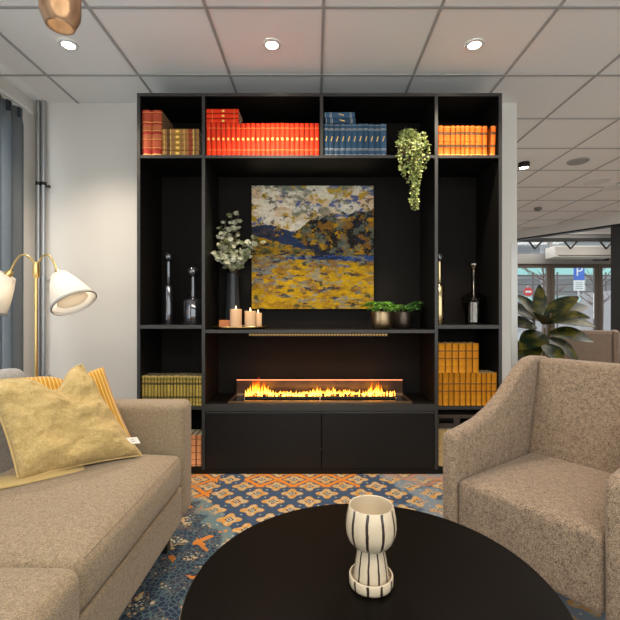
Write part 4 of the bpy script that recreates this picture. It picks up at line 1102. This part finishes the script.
# rubber plant ------------------------------------------------------------
M_rub, nt, b = newmat('rubber_plant_leaf'); setin(b, rough=.4, spec=.3)
nt.links.new(mix(nt, noisef(nt, 14, 4, scl=(1, 1, 1)).step(.42, .66), (.008, .018, .006), (.11, .095, .009)), b.inputs['Base Color'])
rp = empty('rubber_plant', (1.88, 3.42, 0), 'large rubber plant with broad dark leaves behind the right armchair', 'potted plant')
bm = BM(); lathe(bm, [(0, 0), (.13, 0), (.17, .36), (.16, .36), (.15, .30), (0, .30)], seg=32); link('pot', bm, mat('grey_planter', (.12, .12, .12), .6), rp, smooth=True)
bm = BM(); lathe(bm, [(0, .32), (.15, .31), (.15, .302), (0, .302)], seg=24); link('soil', bm, M_soil, rp)
bs = BM(); bl_ = BM(); rnd = random.Random(5)
for sx, sy, tx, ty, tz in ((-.02, 0, -.06, 0, .95), (.03, .02, .06, -.03, .98), (0, -.03, 0, -.05, .86)):
    tube(bs, [(sx, sy, .30), ((sx+tx)/2, (sy+ty)/2+.01, .62), (tx, ty, tz+.06)], [.012, .010, .006], 8)
LV = [ # base (x,y,z), direction, length, width
 ((-.05, 0, .90), (-.9, -.1, .75), .27, .13), ((-.03, 0, .93), (.10, -.1, 1.0), .25, .08), ((.02, 0, .92), (.75, -.2, .75), .30, .11), ((.05, 0, .95), (1, -.1, .45), .32, .12),
 ((.04, -.02, .90), (1, -.2, .12), .34, .12), ((-.05, -.02, .85), (-1, -.3, .35), .24, .13), ((-.02, -.04, .88), (-.35, -.6, .45), .26, .15), ((.02, -.05, .88), (.4, -.7, .35), .27, .15),
 ((0, -.04, .80), (-.75, -.5, -.15), .27, .14), ((.03, -.04, .80), (.75, -.5, .05), .28, .14), ((.04, -.02, .76), (.6, -.3, -.35), .26, .12), ((-.03, -.02, .74), (-.6, -.3, -.45), .24, .12),
 ((0, .02, .9), (-.5, .6, .7), .26, .12), ((.02, .02, .92), (.5, .6, .6), .28, .12), ((-.04, 0, .93), (-.55, 0, 1), .22, .10), ((0, -.05, .72), (0, -.8, -.3), .22, .12), ((.05, -.01, .93), (.75, .1, .85), .26, .09), ((0, 0, .68), (-.8, .1, .1), .22, .11), ((.0, 0, .70), (.8, .2, .15), .24, .11)]
for p, d_, L, W in LV:
    leafm(bl_, Vector(p)+Vector((0, 0, .07)), Vector(d_), Vector((0, -.75, 1)), L*1.18, W*1.35, .45, .22, 10, .95, .0012)
link('stems', bs, M_stem, rp); link('leaves', bl_, M_rub, rp, smooth=True)

# ---------------------------------------------------------------- coffee table and candle holder
M_table, nt, b = newmat('dark_satin_table'); setin(b, rough=.42, spec=.07)
nt.links.new(mix(nt, noisef(nt, 6, 3, scl=(1, 8, 1)), (.0018, .0012, .0009), (.0036, .0023, .0015)), b.inputs['Base Color'])
ct = empty('coffee_table', (.12, .888, 0), 'round dark brown black coffee table in the foreground', 'coffee table')
bm = BM(); RT = .392
lathe(bm, [(0, .428), (RT-.006, .428), (RT-.001, .432), (RT, .437), (RT, .446), (RT-.003, .4495), (0, .45)], seg=96); link('tabletop', bm, M_table, ct, smooth=True)
bm = BM(); lathe(bm, [(RT+.0005, .436), (RT+.0025, .437), (RT+.0025, .440), (RT+.0005, .441)], seg=96); link('edge_trim', bm, mat('thin_steel_edge', (.35, .33, .30), .3, metal=1), ct, smooth=True)
bm = BM(); lathe(bm, [(0, .02), (.03, .02), (.03, .40), (.10, .4275), (0, .4275)], seg=32); link('pedestal', bm, M_dark, ct, smooth=True)
bm = BM(); lathe(bm, [(0, 0), (.22, 0), (.22, .010), (.04, .0195), (0, .0195)], seg=48); link('base', bm, M_dark, ct, smooth=True)
M_cer, nt, b = newmat('cream_striped_ceramic'); setin(b, rough=.3)
x, y, z = xyz(nt)
an = y.atan2(x)/(2*PI)
st = ((an*10 + (noisef(nt, 40, 2)-.5)*.16 + .45).fract()-.5).abs().lt(.095)
st2 = ((an*14 + (noisef(nt, 25, 2)-.5)*.18 + .5).fract()-.5).abs().lt(.05)
rr = (x*x+y*y).sqrt()
inside = (z.gt(.10) * (rr.lt(.0395 + 0*z)) + z.gt(.1905)).min(1.0)
bowlmask = z.gt(.10)
# on the bowl stripes keep to the outside; the inner skin is plain
mm_out = nt.nodes.new('ShaderNodeAttribute'); mm_out.attribute_name = 'outer'; ou = S(nt, mm_out.outputs['Fac'])
nt.links.new(mix(nt, st*ou*(rr.gt(.012)), (.52, .43, .31), (.03, .018, .015)), b.inputs['Base Color'])
ch = empty('candle_holder', (.1215, .893, .4508), 'cream ceramic candle holder with dark stripes on the round table', 'candle holder')
def ceramic(name, outer, inner, parent):
    bm = BM(); lay = bm.verts.layers.float.new('outer')
    lathe(bm, outer + inner, seg=56)
    bm.verts.ensure_lookup_table()
    cnt = 0; k = 0
    for i_, (r_, z_) in enumerate(outer + inner):
        m_ = 56 if r_ > 1e-6 else 1
        for q in range(m_): bm.verts[k][lay] = 1.0 if i_ < len(outer) else 0.0; k += 1
    return link(name, bm, M_cer, parent, smooth=True)
ceramic('saucer', [(0, 0), (.040, 0), (.0455, .003), (.0475, .008), (.0475, .024)], [(.0465, .0255), (.0440, .0255), (.0435, .010), (.0, .008)], ch)
ceramic('stem', [(0, .0085), (.038, .0085), (.0385, .012), (.035, .045), (.0310, .070), (.0280, .083)], [(0, .084)], ch)
bowl = ceramic('bowl', [(0, .0845), (.028, .0845), (.038, .089), (.0475, .100), (.0530, .114), (.0548, .128), (.0535, .148), (.0485, .173)], [(.0472, .1745), (.0452, .173), (.0495, .148), (.0505, .128), (.047, .112), (.036, .097), (0, .091)], ch)
bm = BM(); lathe(bm, [(0, .0915), (.019, .0925), (.020, .108), (.017, .108), (0, .107)], seg=24)
o = link('tealight', bm, mat('tealight_wax', (.9, .88, .8), .4, em=(1, .8, .5), es=.6), loc=(.1215, .893, .4508+.0003), smooth=True); tag(o, 'small white tealight inside the striped ceramic holder', 'candle')

# ---------------------------------------------------------------- daylight, world, camera
w = bpy.data.worlds.new('overcast'); bpy.context.scene.world = w; w.use_nodes = True; nt = w.node_tree
bg = nt.nodes['Background']; bg.inputs[0].default_value = (.90, .95, 1.0, 1); bg.inputs[1].default_value = 1.15
cam = bpy.data.cameras.new('camera'); co = bpy.data.objects.new('camera', cam); C.objects.link(co)
co.location = (0, 0, EYE); co.rotation_euler = (PI/2, 0, 0)
cam.sensor_width = 36; cam.lens = 412/620*36; cam.shift_x = -5/620; cam.shift_y = 3/620; cam.clip_start = .02; cam.clip_end = 200
sc = bpy.context.scene; sc.camera = co
sc.view_settings.view_transform = 'Standard'; sc.view_settings.look = 'None'; sc.view_settings.gamma = 1; sc.view_settings.exposure = .77
sc.view_settings.use_curve_mapping = False
sc.cycles.max_bounces = 8; sc.cycles.transparent_max_bounces = 12
